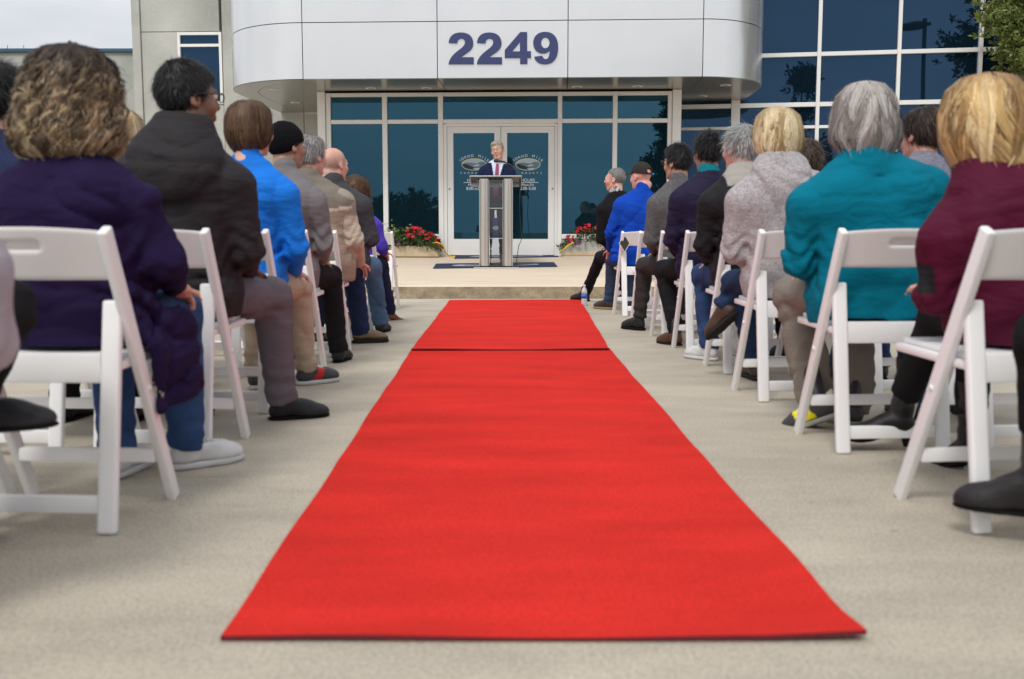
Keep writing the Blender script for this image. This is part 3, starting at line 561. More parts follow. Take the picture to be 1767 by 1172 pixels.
    def mesh(s):
        D = s.D; S = D < 0; n = np.array(D.shape)
        cnt = sum(S[i:n[0]-1+i, j:n[1]-1+j, k:n[2]-1+k].astype(np.int8) for i in (0, 1) for j in (0, 1) for k in (0, 1))
        I = np.array(np.nonzero((cnt > 0) & (cnt < 8))).T; N = len(I); idx = np.full(n-1, -1, np.int32); idx[I[:, 0], I[:, 1], I[:, 2]] = np.arange(N)
        cor = [(i, j, k) for i in (0, 1) for j in (0, 1) for k in (0, 1)]; dv = np.stack([D[I[:, 0]+c[0], I[:, 1]+c[1], I[:, 2]+c[2]] for c in cor], 1)
        acc = np.zeros((N, 3), f4); c_ = np.zeros(N, f4)
        for a in range(8):
            for b in range(a+1, 8):
                df = [q for q in range(3) if cor[a][q] != cor[b][q]]
                if len(df) != 1: continue
                d0, d1 = dv[:, a], dv[:, b]; m = (d0 < 0) != (d1 < 0); t = np.where(m, d0/np.where(m, d0-d1, 1), 0)
                for q in range(3): acc[:, q] += np.where(m, cor[a][q]+(cor[b][q]-cor[a][q])*t, 0)
                c_ += m
        fr = acc/np.maximum(c_, 1)[:, None]; V = np.stack([A[I[:, q]]*(1-fr[:, q])+A[I[:, q]+1]*fr[:, q] for q, A in enumerate((s.X, s.Y, s.Z))], 1)
        Q = []
        for ax in range(3):
            o1, o2 = [(1, 2), (2, 0), (0, 1)][ax]; lo = [slice(1, -1)]*3; lo[ax] = slice(0, -1); hi = list(lo); hi[ax] = slice(1, None)
            A_, B_ = S[tuple(lo)], S[tuple(hi)]; E = np.array(np.nonzero(A_ != B_)).T
            if not len(E): continue
            sg = A_[E[:, 0], E[:, 1], E[:, 2]]; base = E+1; base[:, ax] -= 1
            def cell(d1, d2): c = base.copy(); c[:, o1] -= d1; c[:, o2] -= d2; return idx[c[:, 0], c[:, 1], c[:, 2]]
            q = np.stack([cell(1, 1), cell(0, 1), cell(0, 0), cell(1, 0)], 1); q[~sg] = q[~sg][:, ::-1]; Q.append(q)
        Q = np.concatenate(Q); return V, Q[(Q >= 0).all(1)]
def relax(V, Q, it=1, f=.5):
    for _ in range(it):
        A = np.zeros_like(V); c = np.zeros(len(V), f4)
        for a, b in ((0, 1), (1, 2), (2, 3), (3, 0)):
            np.add.at(A, Q[:, a], V[Q[:, b]]); np.add.at(c, Q[:, a], 1); np.add.at(A, Q[:, b], V[Q[:, a]]); np.add.at(c, Q[:, b], 1)
        V = V*(1-f)+A/np.maximum(c, 1)[:, None]*f
    return V
def rotm(yaw=0, pitch=0, roll=0): return np.array(Matrix.Rotation(yaw, 3, 'Z') @ Matrix.Rotation(pitch, 3, 'X') @ Matrix.Rotation(roll, 3, 'Y'))
SKIN = {'fair': (.62, .36, .27), 'pink': (.64, .33, .25), 'tan': (.36, .20, .13), 'brown': (.24, .125, .075), 'olive': (.45, .26, .17)}
M_SKIN = pm('skin', (1, 1, 1), .48, .10, 14, .06, 260, attr=True, spec=.45, sss=.12)
M_CLOTH = pm('woven_cloth', (1, 1, 1), .88, .08, 9, .25, 480, attr=True, spec=.12, wrinkle=.16)
M_SOFT = pm('soft_shell', (1, 1, 1), .72, .06, 6, .10, 300, attr=True, spec=.18, wrinkle=.18)
M_KNIT = pm('melange_knit', (1, 1, 1), .95, .22, 40, .6, 150, attr=True, spec=.1, speck=.35, stretch=(1, 1, 2.2))
M_DENIM = pm('denim', (1, 1, 1), .9, .22, 12, .35, 420, attr=True, spec=.15, speck=.2, wrinkle=.18)
M_LEATH = pm('leather', (1, 1, 1), .45, .12, 20, .2, 120, attr=True, spec=.3)
M_HAIR = pm('hair', (1, 1, 1), .5, .10, 30, attr=True, spec=.25)
M_FRAME = pm('spectacle_frame', (.015, .015, .017), .3); M_LENS = acrylic_mat(); M_EYEW = pm('eye_white', (.75, .72, .68), .25, .02); M_IRIS = pm('iris', (.05, .05, .05), .2, .02)
CLOTHM = {'cloth': M_CLOTH, 'soft': M_SOFT, 'knit': M_KNIT, 'denim': M_DENIM, 'leather': M_LEATH}
def foldfn(amp, seed, O, u, style='coat'):
    O = np.array(O); u = np.array(u); sd = seed*7.31
    def fn(P):
        q = P-O; t = q@u; w = vnoise(P*5+sd)*2-1; w2 = vnoise(P*np.array([4., 4, 3])+sd+9)*2-1
        a = vnoise(np.stack([q[:, 0]*3.4+w*.7, q[:, 1]*3.4+w2*.6, t*8.5+q[:, 0]*4.*np.sign(w2)+w*1.4], 1)+sd+3); r1 = 1-np.abs(2*a-1)
        b = vnoise(np.stack([q[:, 0]*7+w*1.2, q[:, 1]*7, t*16+w2*2.2-q[:, 0]*8*w], 1)+sd+17); r2 = 1-np.abs(2*b-1)
        c = vnoise(P*np.array([6., 6, 5])+sd+31); mk = np.clip((vnoise(P*3.3+sd+50)-.32)*3.2, 0, 1)
        low = np.clip(1.1-1.2*t, .3, 1.1)
        return amp*(mk*(1.8*r1**5*low+.8*r2**5*low)+.9*(c-.5)-.2)
    return fn
def ribbons(P, W, col):
    """P (n,m,3) strand points, W (n,m,3) half-width vectors, col (n,m,3)"""
    n, m, _ = P.shape; V = np.stack([P-W, P+W], 2).reshape(-1, 3); b = (np.arange(n)[:, None]*m+np.arange(m-1)[None]).ravel()*2
    return V, np.stack([b, b+1, b+3, b+2], 1), np.repeat(col.reshape(-1, 3), 2, 0)
CRAN_C, CRAN_R = np.array([0, -.012, .03]), np.array([.077, .098, .088])
def hairline(y, low, rec=0): y = np.asarray(y)+rec*(np.asarray(y) > 0.0); return np.interp(y, [-.12, -.06, -.03, -.015, .03, .045, .07, .11], [low, low+.008, -.045, -.01, -.005, .045, .066, .074])
def hair_short(st, rng):
    """cap + strands in head space. st: th, n, len, w, lift, low, cols, top, bald"""
    th = st.get('th', .012); h = st.get('vox', .0075); X = axis(-.13, .13, h); Y = axis(-.15, .14, h); Z = axis(-.12, .19, h); s = Solid(X, Y, Z)
    s.ell(CRAN_C, CRAN_R+th, .001)
    if st.get('top'): s.ell((0, st.get('topy', .0), .085), (.072, .088, .035+st['top']), .03)
    low = st.get('low', -.072); bald = st.get('bald', 0)
    x, y, z = X[:, None, None], Y[None, :, None], Z[None, None, :]
    rec = st.get('rec', 0); reg = np.broadcast_to(hairline(y, low, rec)-z+0*x, s.D.shape)
    if bald: reg = np.maximum(reg, (z+.25*(y+.02)-(.085-.05*bald))+0*x)
    s.D = np.maximum(s.D, reg.astype(f4)*.8)
    s.folds(lambda P: st.get('rough', .004)*(2*vnoise(P*70+5)-1)+st.get('rough', .004)*(2*vnoise(P*32+2)-1))
    V, Q = s.mesh(); cols = np.array(st['cols'], f4); C = np.tile(cols[0]*.7, (len(V), 1)); parts = [(V, Q, C)]
    n, m = int(st.get('n', 1800)*.75), 4
    if n:
        d = rng.randn(n*3, 3); d /= np.linalg.norm(d, axis=1)[:, None]; cr_ = CRAN_R+th*.8; root = CRAN_C+d*cr_
        if st.get('top'): root[:, 2] += np.clip((d[:, 2]-.35)/.65, 0, 1)*st['top']*.95
        ok = root[:, 2] > hairline(root[:, 1], low, rec)+.004
        if bald: ok &= root[:, 2]+.25*(root[:, 1]+.02) < .085-.05*bald
        root, d = root[ok][:n], d[ok][:n]; n = len(root); crown = np.array(st.get('crown', (0, -.06, .12))); fl = root-crown; fl[:, 2] -= .03
        nn = d/cr_; nn /= np.linalg.norm(nn, axis=1)[:, None]; fl -= nn*(fl*nn).sum(1)[:, None]; fl /= np.linalg.norm(fl, axis=1)[:, None]+1e-6
        fl += rng.randn(n, 3)*st.get('mess', .25); ln = st.get('len', .03)*(.6+.8*rng.rand(n)); sarr = np.linspace(0, 1, m)[None, :, None]
        lift = st.get('lift', .25)*(.5+rng.rand(n))[:, None, None]; L_ = ln[:, None, None]
        P = root[:, None]+fl[:, None]*L_*sarr+nn[:, None]*L_*(lift*sarr-(.0+st.get('curve', .35))*L_*4*sarr**2)
        wv = np.cross(fl, nn); wv /= np.linalg.norm(wv, axis=1)[:, None]+1e-6; W = wv[:, None]*(st.get('w', .0016)*(1.05-sarr*.8)); W = np.broadcast_to(W, P.shape)
        ci = cols[rng.randint(0, len(cols), n)]*(.8+.4*rng.rand(n))[:, None]; parts.append(ribbons(P, W, np.repeat(ci[:, None], m, 1)))
    return parts
def hair_mass(st, rng):
    """longer hair: table rows (z, rx, ry, cx, cy) top to bottom in head space, strands run down it"""
    tab = np.array(st['tab'], f4)[::-1]; T = tab[:, 0]; h = st.get('vox', .009); mxr = float(max(tab[:, 1].max(), tab[:, 2].max()))+.05
    X = axis(-mxr-.04, mxr+.04, h); Y = axis(-mxr-.05, mxr+.03, h); Z = axis(T[0]-.04, T[-1]+.04, h); s = Solid(X, Y, Z)
    s.loft((0, 0, 0), np.eye(3), [(t, rx*.93, ry*.93, cx, cy) for t, rx, ry, cx, cy in tab], .001, 2.0)
    s.ell((0, .125, -.045), (.078, .10, .115), .02, cut=True); s.ell((0, .04, -.14), (.062, .085, .10), .02, cut=True)
    rg = st.get('rough', .005); s.folds(lambda P: rg*(2*vnoise(P*np.array([55., 55, 14])+1)-1)+.6*rg*(2*vnoise(P*np.array([120., 120, 25])+4)-1)); V, Q = s.mesh()
    cols = np.array(st['cols'], f4); rc = np.array(st.get('root', cols[0]), f4); C = np.tile(cols[0]*.6, (len(V), 1)); parts = [(V, Q, C)]
    n, m = st.get('n', 4000), st.get('m', 8); nc = st.get('clumps', max(60, n//22)); zt, zb = T[-1], T[0]; fz = (zt-.062)/(zt-zb)
    cth = (np.arange(nc)*2.39996+rng.rand(nc)*.3) % (2*math.pi)-math.pi; ct0 = rng.rand(nc)**1.4*.72; ct1 = np.minimum(1.0, ct0+.30+.7*rng.rand(nc)); ct1[ct0 > .35] = np.minimum(1.0, ct1[ct0 > .35]+.25)
    fr = np.abs(cth) > 2.05; ct0[fr] *= .3; ct1[fr] = np.minimum(ct1[fr], fz*(.75+.4*rng.rand(fr.sum())))
    crad = st.get('rmin', .95)+(st.get('rmax', 1.05)-st.get('rmin', .95))*rng.rand(nc); cph = rng.rand(nc, 3)*6.28; cfq = .6+.8*rng.rand(nc); cam = .4+.8*rng.rand(nc); cend = rng.randn(nc)*st.get('tipvar', .05); cshift = rng.randn(nc)*st.get('drift', .12)
    c = rng.randint(0, nc, n); t0 = np.clip(ct0[c]+rng.randn(n)*.03, 0, .85); t1 = np.clip(ct1[c]+cend[c]+rng.randn(n)*.02, t0+.12, 1.07); cw_ = st.get('cw', .10); dth = rng.randn(n)*cw_; dr = rng.randn(n)*.012
    ss = np.linspace(0, 1, m)[None]; sarr = t0[:, None]+(t1-t0)[:, None]*ss; z = zt-(zt-zb)*sarr; tight = 1.15-.75*ss
    rx, ry, cx, cy = [np.interp(z, T, tab[:, i]) for i in (1, 2, 3, 4)]; rad = crad[c][:, None]+dr[:, None]*tight+(1-crad[c][:, None])*(1-ss)*.6
    fq = st.get('wave', 2.); th2 = cth[c][:, None]+dth[:, None]*tight+st.get('wamp', .05)*np.sin(sarr*fq*6.28*cfq[c][:, None]+cph[c, 0][:, None])+cshift[c][:, None]*(sarr-t0[:, None]); flip = st.get('flip', 0)*np.clip((sarr-.82)/.18, 0, 1)**2*(.3+cam[c][:, None])
    P = np.stack([cx+rx*(rad+flip)*np.sin(th2), cy-ry*(rad+flip)*np.cos(th2), z], 2)
    cu = st.get('curl', 0)
    if cu:
        a = cph[c, 1][:, None]+sarr*st.get('cfreq', 5)*6.28*cfq[c][:, None]; am = cu*cam[c][:, None]*np.clip((sarr-t0[:, None])*5, 0, 1)
        P = P+np.stack([am*np.cos(a)*np.cos(th2)+am*.9*np.sin(a)*np.sin(th2), am*np.cos(a)*np.sin(th2)-am*.9*np.sin(a)*np.cos(th2), am*.5*np.sin(a+1)], 2)
    fly = rng.rand(n) < st.get('fly', .03); P[fly] += (rng.randn(fly.sum(), 1, 3)*.012+np.array([0, 0, .004]))*ss[..., None]**1.5
    tg = np.gradient(P, axis=1); nr = np.stack([np.sin(th2), -np.cos(th2), .3+0*th2], 2); W = np.cross(tg, nr); W /= np.linalg.norm(W, axis=2)[:, :, None]+1e-9
    W = W*(st.get('w', .002)*(1.1-.8*np.linspace(0, 1, m)))[None, :, None]
    cc_ = cols[rng.randint(0, len(cols), nc)]*(.8+.4*rng.rand(nc))[:, None]; ci = (cc_[c]*.7+.3*cols[rng.randint(0, len(cols), n)])*(.8+.4*rng.rand(n))[:, None]
    g = np.clip((sarr-st.get('rootlen', .0))/max(.001, st.get('rootfade', .3)), 0, 1)[:, :, None]; cc = ci[:, None]*g+rc[None, None]*(1-g)
    parts.append(ribbons(P, W, cc)); return parts
def join_parts(parts):
    V = []; Q = []; C = []; o = 0
    for v, q, c in parts: V.append(v); Q.append(q+o); C.append(c); o += len(v)
    return np.concatenate(V), np.concatenate(Q), np.concatenate(C)
def uvsphere(mb, c, r, n=10):
    mb.lathe([(max(1e-4, r*math.sin(math.pi*i/n)), -r*math.cos(math.pi*i/n)) for i in range(n+1)], 12, c)
SHOES = {}
def shoe_meshes(kind, col, sole, acc=None):
    key = (kind, col, sole, acc)
    if key in SHOES: return SHOES[key]
    h = .0075; X = axis(-.08, .08, h); Y = axis(-.07, .30, h); Z = axis(-.03, .34, h); s = Solid(X, Y, Z); lift = .055 if kind == 'heel' else 0
    base = .022 if kind in ('sneaker', 'boot', 'hiker') else .012
    def ring(y): return lift*np.interp(y, [0, .06, .15, .2, .3], [1, .95, .25, 0, 0])
    tp = .042 if kind in ('dress', 'heel') else .046
    s.ell((0, .175, base+.012), (.046, .088, tp), .02); s.ell((.0, .05, base+.025+lift), (.036, .058, .045), .03); s.cone((0, .085, base+.052+lift*.7), (0, .17, base+.022), .036, .034, .025)
    s.ell((.004, .20, base+.008), (.043, .062, .030), .02)
    if kind in ('dress', 'sneaker', 'boot', 'hiker'): s.cone((0, .06, .085), (0, .165, base+.030), .036, .031, .03)
    if kind == 'ankleboot': s.cone((0, .07, .11), (0, .16, .05), .042, .036, .03); s.ell((0, .20, .03), (.042, .060, .045), .02)
    top = {'dress': .088, 'sneaker': .085, 'hiker': .095, 'boot': .13, 'heel': .30, 'ankleboot': .26}[kind]+lift
    s.cone((0, .045, .05+lift), (0, .05, top), .040, .043 if kind in ('ankleboot', 'heel') else .038, .02)
    s.plane((0, 0, base), (0, 0, -1), (-.1, -.1, -.05), (.1, .35, .4)) if not lift else None
    if lift:
        x, y, z = X[:, None, None], Y[None, :, None], Z[None, None, :]; s.D = np.maximum(s.D, (ring(y)+base-z+0*x).astype(f4))
    s.plane((0, 0, top), (0, 0, 1), (-.1, -.1, top-.05), (.1, .2, .4), .004)
    if kind in ('ankleboot', 'heel', 'boot', 'hiker'): s.folds(lambda P: (.010 if kind == 'ankleboot' else .006)*(2*vnoise(P*np.array([10., 10, 42])+3)-1)*np.clip((P[:, 2]-.06)*14, .1, 1))
    V, Q = s.mesh(); C = np.tile(np.array(col, f4), (len(V), 1))
    if acc:
        m = (V[:, 2] > .03) & (V[:, 2] < .06) if kind == 'sneaker2' else (np.abs(V[:, 1]-.11-.5*(V[:, 2]-.04)) < (.042 if acc[1] > .5 else .022)) & (V[:, 2] > base+.004) & (V[:, 2] < .085); C[m] = acc
    if kind == 'hiker': C[(V[:, 2] < .045) | (V[:, 1] < .0)] *= .35
    up = mesh_np('shoe', V, Q, col=C); up.materials.append(M_LEATH)
    s = Solid(X, Y, axis(-.02, .10, .005)); ww = .006 if kind in ('sneaker', 'boot', 'hiker') else .002
    s.ell((0, .175, base*.5), (.046+ww, .092+ww, .05), .02); s.ell((0, .05, base*.5), (.036+ww, .060+ww, .05), .03); s.cone((0, .08, base*.5), (0, .15, base*.5), .037, .037, .02)
    if lift:
        x, y, z = X[:, None, None], Y[None, :, None], s.Z[None, None, :]; r = ring(y)
        body = np.maximum(s.D, np.maximum(r+base-.002-z, -(r-z))+0*x-.0); s.D = np.maximum(s.D, np.maximum(z-(r+base-.001), r-.004-z)+0*x).astype(f4); s.cone((0, .012, .01), (0, .02, .055), .012, .020, .01); s.plane((0, 0, 0), (0, 0, -1), (-.1, -.1, -.05), (.1, .35, .2), .002)
    else:
        s.plane((0, 0, base), (0, 0, 1), (-.1, -.1, -.05), (.1, .35, .2), .002); s.plane((0, 0, 0), (0, 0, -1), (-.1, -.1, -.05), (.1, .35, .2), .002)
    V, Q = s.mesh(); so = mesh_np('sole', V, Q, col=np.tile(np.array(sole, f4), (len(V), 1))); so.materials.append(M_CLOTH)
    SHOES[key] = (up, so); return SHOES[key]
def place_shoe(par, ank, yaw, pitch, shoe, sc=.93):
    up, so = shoe_meshes(*shoe); lift = .055 if shoe[0] == 'heel' else 0
    o = link('shoe', up, None, par); M = Matrix.Translation(Vector(ank)) @ Matrix.Rotation(yaw, 4, 'Z') @ Matrix.Rotation(pitch, 4, 'X') @ Matrix.Scale(sc, 4) @ Matrix.Translation((0, -.052, -.105-lift))
    o.matrix_local = M; link('sole', so, None, o)
    if shoe[0] in ('sneaker', 'hiker', 'boot'):
        key = ('lace', shoe[0], shoe[2]); b_ = .022
        if key not in SHOES:
            l = MB()
            for i, y in enumerate((.080, .098, .116, .134, .150)):
                z = .121-(y-.06)*(.121-(b_+.061))/.105+.001; hw = .026-.0015*i
                for sg in (-1, 1): l.tube([(-hw*sg, y-.008, z-.014), (-hw*.6*sg, y-.004, z-.004), (0, y, z+.001), (hw*.6*sg, y+.004, z-.004), (hw*sg, y+.008, z-.014)], .0036, 5)
            for sg in (-1, 1): l.tube([(0, .078, .119), (.022*sg, .07, .125), (.034*sg, .078, .112), (.012*sg, .082, .116)], .003, 5)
            SHOES[key] = l.mesh('laces', True); SHOES[key].materials.append(pm('lace_pale', (.6, .6, .58), .8) if shoe[0] == 'sneaker' else pm('lace_dark', (.06, .045, .035), .8))
        link('laces', SHOES[key], None, o)
    return o
def add_hand(s, W, d, pn, side, curl=.5, k=.006):
    """palm from the wrist along d, palm facing pn; thumb on the inner side"""
    d = Vector(d).normalized(); pn = Vector(pn); pn = (pn-d*pn.dot(d)).normalized(); lat = d.cross(pn)*side; W = Vector(W)
    for q in (-.024, -.008, .008, .024): s.cone(W+lat*q*.6, W+d*.085+lat*q, .016, .0125, .012)
    for i, (q, ln) in enumerate(((-.030, .072), (-.010, .082), (.011, .078), (.031, .060))):
        a = W+d*.085+lat*q; a1 = .6*curl; d1 = d*math.cos(a1)+pn*math.sin(a1)+lat*q*1.5; b = a+d1.normalized()*ln*.5; a2 = 1.5*curl; d2 = d*math.cos(a2)+pn*math.sin(a2); c = b+d2*ln*.5
        s.cone(a, b, .0098, .0088, k); s.cone(b, c, .0088, .0072, k)
    a = W+d*.025-lat*.026; b = a+(d*.6-lat*.75+pn*.3).normalized()*.042; c = b+(d*.9-lat*.25+pn*.4).normalized()*.034
    s.cone(a, b, .014, .0105, .01); s.cone(b, c, .0105, .008, k)
def head_solid(s, TH, HR, hs, face=True, smile=False):
    P = lambda p: TH(p); E = lambda c, r, k=.02, cut=False, m=None: s.ell(P(c), np.array(r)*hs, k, HR if m is None else HR @ m, cut)
    Cn = lambda a, b, ra, rb, k=.012, cut=False: s.cone(P(a), P(b), ra*hs, rb*hs, k, cut)
    E(CRAN_C, CRAN_R, .01); E((0, .03, -.03), (.060, .064, .086), .03); E((0, .062, -.094), (.024, .020, .018), .022)
    for x in (-1, 1):
        Cn((x*.054, .0, -.055), (x*.018, .068, -.098), .016, .014, .025); E((x*.038, .066, -.028), (.026, .024, .026), .025)
        E((x*.081, -.006, -.006), (.010, .021, .033), .006, m=rotm(0, -.2, x*-.25)); E((x*.089, .002, -.004), (.006, .011, .018), .004, True)
        E((x*.077, .002, -.03), (.009, .010, .012), .006)
        if face: E((x*.032, .101, .014), (.017, .016, .010), .008, True)
    if face:
        Cn((0, .091, .020), (0, .109, -.018), .0095, .0125, .012); E((0, .106, -.026), (.017, .011, .009), .008); Cn((-.036, .086, .031), (.036, .086, .031), .010, .010, .014)
        E((0, .094, -.056), (.024, .010, .006), .008); E((0, .093, -.068), (.021, .010, .007), .008)
        Cn((-.02, .104, -.0620), (.02, .104, -.0620), .0035 if not smile else .006, .0035 if not smile else .006, .004, True)
def person(sp):
    T0 = sp.get('seed', 1); rng = np.random.RandomState(T0+100); vox = sp.get('vox', .011); yaw = sp.get('yaw', 0); w_ = sp.get('w', 1.); blk = sp.get('bulk', 1.); stand = sp.get('stand', False)
    base = Vector((*sp['hip'], sp.get('z', 0.))); Rz = Matrix.Rotation(-yaw, 3, 'Z'); loc = lambda p: np.array(Rz @ (Vector(p)-base))
    hz_ = .95 if stand else .55; H = np.array([0, 0, hz_]); hs_ = sp.get('hs', 1.); C = loc(sp['head']); C = C+np.array(sp.get('hoff', (0, 0, 0)))
    HR = rotm(sp.get('hy', 0), sp.get('hp', 0), sp.get('hr', 0)); TH = lambda p: C+HR @ (np.array(p)*hs_)
    N = C+np.array([0, -.03, -.165])*hs_; Lt = np.linalg.norm(N-H); u = (N-H)/Lt; tw = sp.get('twist', 0); r = np.array([math.cos(tw), math.sin(tw), 0]); r = r-u*(r@u); r /= np.linalg.norm(r); f = np.cross(u, r); TM = np.stack([r, f, u], 1)
    T = lambda t, a=0, b=0: H+u*t*Lt+r*a+f*b
    sw = .168*w_; J = {}
    drop = sp.get('drop', .118)
    for s_, n_ in ((-1, 'L'), (1, 'R')):
        J['S'+n_] = H+u*(Lt-drop)+r*s_*sw-f*.005; J['E'+n_] = np.array(sp['elb'+n_]) if 'elb'+n_ in sp else T(.34, s_*(sw+.052), .03); J['W'+n_] = np.array(sp['wri'+n_]) if 'wri'+n_ in sp else np.array([s_*.09, .27, hz_+.10])
        J['H'+n_] = np.array([s_*.09, .02, hz_-.01]); lg = sp.get('leg'+n_, {})
        if stand: kd, ad = np.array([s_*.10, .03, .50]), np.array([s_*.11, .0, .10])
        else: kd, ad = np.array([s_*.14, .43, .515]), np.array([s_*.14, .40, .10])
        J['A'+n_] = loc(gr(*lg['foot']))+np.array([0, 0, .10]) if 'foot' in lg else (loc(lg['ankw']) if 'ankw' in lg else np.array(lg.get('ank', ad))); J['K'+n_] = loc(lg['kneew']) if 'kneew' in lg else (np.array(lg['knee']) if 'knee' in lg else (kd if 'foot' not in lg else None))
        if J['K'+n_] is None:
            a = J['A'+n_]; k_ = np.array([a[0]*.9+s_*.01, a[1]+.02, .515]); dl = k_-J['H'+n_]; k_ = J['H'+n_]+dl*(.44/np.linalg.norm(dl)); k_[2] = .515; J['K'+n_] = k_
        J['toe'+n_] = lg.get('toe', 0); J['pit'+n_] = lg.get('pitch', 0)
    pts = np.array([J[a+b] for a in 'SEWHKA' for b in 'LR']+[C]); lo = pts.min(0)-.16; hi = pts.max(0)+.16; lo[2] = max(-.02, pts[:, 2].min()-.12); hi[2] = C[2]+.16
    skin = np.array(SKIN[sp.get('skin', 'fair')], f4)
    # ---- body: one continuous skin mesh
    hf = sp.get('hv', .0105); bvx = .015; fine = [[(C[q]-.125, C[q]+.135, hf)] for q in range(3)]; fine[2][0] = (C[2]-.15, C[2]+.15, hf)
    if sp.get('hands'):
        for q in range(3): a = min(J['WL'][q], J['WR'][q])-.03; b = max(J['WL'][q], J['WR'][q])+(.14 if q == 1 else .06); fine[q].append((a, b, .0055))
    s = Solid(*[axis(lo[q], hi[q], bvx, fine[q]) for q in range(3)])
    tor = [(-.10, .13, .10, 0, 0), (.0, .14, .105, 0, 0), (.5, .14, .10, 0, 0), (.8, .145, .09, 0, -.01), (.95, .07, .06, 0, -.01)]
    s.loft(H, TM, [(a*Lt, b*w_, c, d, e) for a, b, c, d, e in tor], .02)
    for n_ in 'LR':
        s.cone(T(.88), J['S'+n_], .05, .05, .03); s.cone(J['S'+n_], J['E'+n_], .045, .036, .02); s.cone(J['E'+n_], J['W'+n_], .036, .026, .02)
        s.cone(J['H'+n_], J['K'+n_], .07, .048, .03); s.cone(J['K'+n_], J['A'+n_], .046, .034, .02); s.cone(J['A'+n_], J['A'+n_]-np.array([0, 0, .03]), .034, .034, .01)
        sd = 1 if n_ == 'R' else -1; fa = J['W'+n_]-J['E'+n_]; fa = fa/np.linalg.norm(fa); add_hand(s, J['W'+n_]+fa*.01, fa*.8+np.array([0, .45, -.25]), sp.get('palm', (0, 0, -1)), sd, sp.get('curl', .55))
    s.cone(TH((0, -.022, -.05)), T(1.0, 0, -.012), .056*hs_, .060*min(1.1, w_), .025); s.cone(T(1.0, 0, -.015), T(.9, 0, -.02), .058, .06, .02)
    if sp.get('neckfat'): s.ell(TH((0, -.075, -.075)), (.05, .03, .045), .03)
    head_solid(s, TH, HR, hs_, True, sp.get('smile', False)); V, Q = s.mesh(); Cc = np.tile(skin, (len(V), 1)); hl = ((V-C) @ HR)/hs_
    def dab(c, rr, colr, st=1.): q = np.clip(1.6-np.linalg.norm((hl-np.array(c))/np.array(rr), axis=1), 0, 1)[:, None]*st; Cc[:] = Cc*(1-q)+np.array(colr)*q
    for x in (-1, 1):
        dab((x*.034, .098, .034), (.016, .012, .0045), np.array(sp.get('brow', (.12, .08, .06))), .8); dab((x*.085, -.0, -.005), (.014, .02, .03), skin*np.array([1.1, .75, .7]), .5); dab((x*.04, .075, -.03), (.025, .03, .025), skin*np.array([1.08, .8, .76]), .4)
    dab((0, .1, -.062), (.024, .015, .011), skin*np.array([.85, .55, .55]), .45); dab((0, .105, -.02), (.014, .014, .014), skin*np.array([1.06, .78, .74]), .4)
    if sp.get('smile'): dab((0, .1, -.062), (.015, .012, .004), (.25, .08, .07), .9)
    if 'stubble' in sp: 
        q = (np.clip((-.03-hl[:, 2])*30, 0, 1)*(hl[:, 1] > .01))[:, None]*.45; Cc = Cc*(1-q)+np.array(sp['stubble'])*q
    if 'scalp' in sp: 
        q = ((hl[:, 2] > hairline(hl[:, 1], -.075)) & (np.linalg.norm((hl-CRAN_C)/CRAN_R, axis=1) > .9))[:, None]*np.clip((.09-hl[:, 2])*16+.15, .12, 1)[:, None]*(.35+.5*vnoise(hl*260)[:, None]); Cc = Cc*(1-q)+np.array(sp['scalp'])*q
    sk = (V[:, 2] < (.30 if not stand else .3)) & (V[:, 2] < J['KL'][2]-.1); Cc[sk] = sp.get('sock', (.02, .02, .025))
    body = link('person', mesh_np('person', V, Q, col=Cc), M_SKIN, label=sp['label'], cat='person', group=sp.get('group')); body.location = base; body.rotation_euler = (0, 0, yaw)
    if sp.get('eyes', True):
        for x in (-1, 1):
            e = MB(); uvsphere(e, (0, 0, 0), .0125*hs_); me = e.mesh('eye', True); o = link('eye', me, M_EYEW, body); o.location = TH((x*.032, .0855, .014)); e = MB(); uvsphere(e, (0, 0, 0), .0062*hs_); i = link('iris', e.mesh('iris', True), M_IRIS, o); i.location = HR @ np.array([0, .0078, 0])*hs_
    # ---- top garment
    jk = sp['top']; B = jk.get('bulk', 1.)*blk; s = Solid(*[axis(lo[q]-(.02, .10, .02)[q], hi[q]+.02, vox) for q in range(3)]); bt = sp.get('belly', 1.); low = jk.get('low', -.16)
    tor = jk.get('tab') or [(low, .182, .142*bt, 0, .012), (.05, .190, .150*bt, 0, .014), (.28, .168, .140*bt, 0, .016), (.52, .172, .132, 0, .0), (.70, .188, .126, 0, -.012), (.82, .175, .108, 0, -.018), (.92, .13, .085, 0, -.018), (1.0, .07, .062, 0, -.012)]
    s.loft(H, TM, [(a*Lt if a > 0 else a*.55, b*w_*B, c*B, d, e) for a, b, c, d, e in tor], .03, 2.35)
    for n_ in 'LR':
        sg = -1 if n_ == 'L' else 1; SL_ = jk.get('slim', 1.)*B
        s.cone(T(.985, sg*.055, -.015), J['S'+n_]+u*-.004, .050*B, .062*B, .06); s.cone(J['S'+n_]-u*.012, J['E'+n_], .070*SL_, .056*SL_, .022); s.cone(J['E'+n_], J['W'+n_], .056*SL_, .040*SL_, .022)
        s.ell(T(.76, sg*.085*w_, -.085*B), (.062*w_, .045, .085), .04, TM)
        fa = J['W'+n_]-J['E'+n_]; fa /= np.linalg.norm(fa); c_ = J['W'+n_]; s.plane(c_+fa*.012, fa, c_-.055, c_+.075)
    if jk.get('collar', .04):
        ch = jk.get('collar', .04); cr = jk.get('colr', .064)*max(1, w_*.97); s.cone(T(.97, 0, -.012), T(1.0, 0, -.006)+u*ch, cr+.012, cr, .02); None if jk.get('nocut') else s.cone(T(1.02, 0, .0)+u*.012, T(1.0, 0, .012)+u*(ch+.08), cr-.024, cr-.018, .006, True)
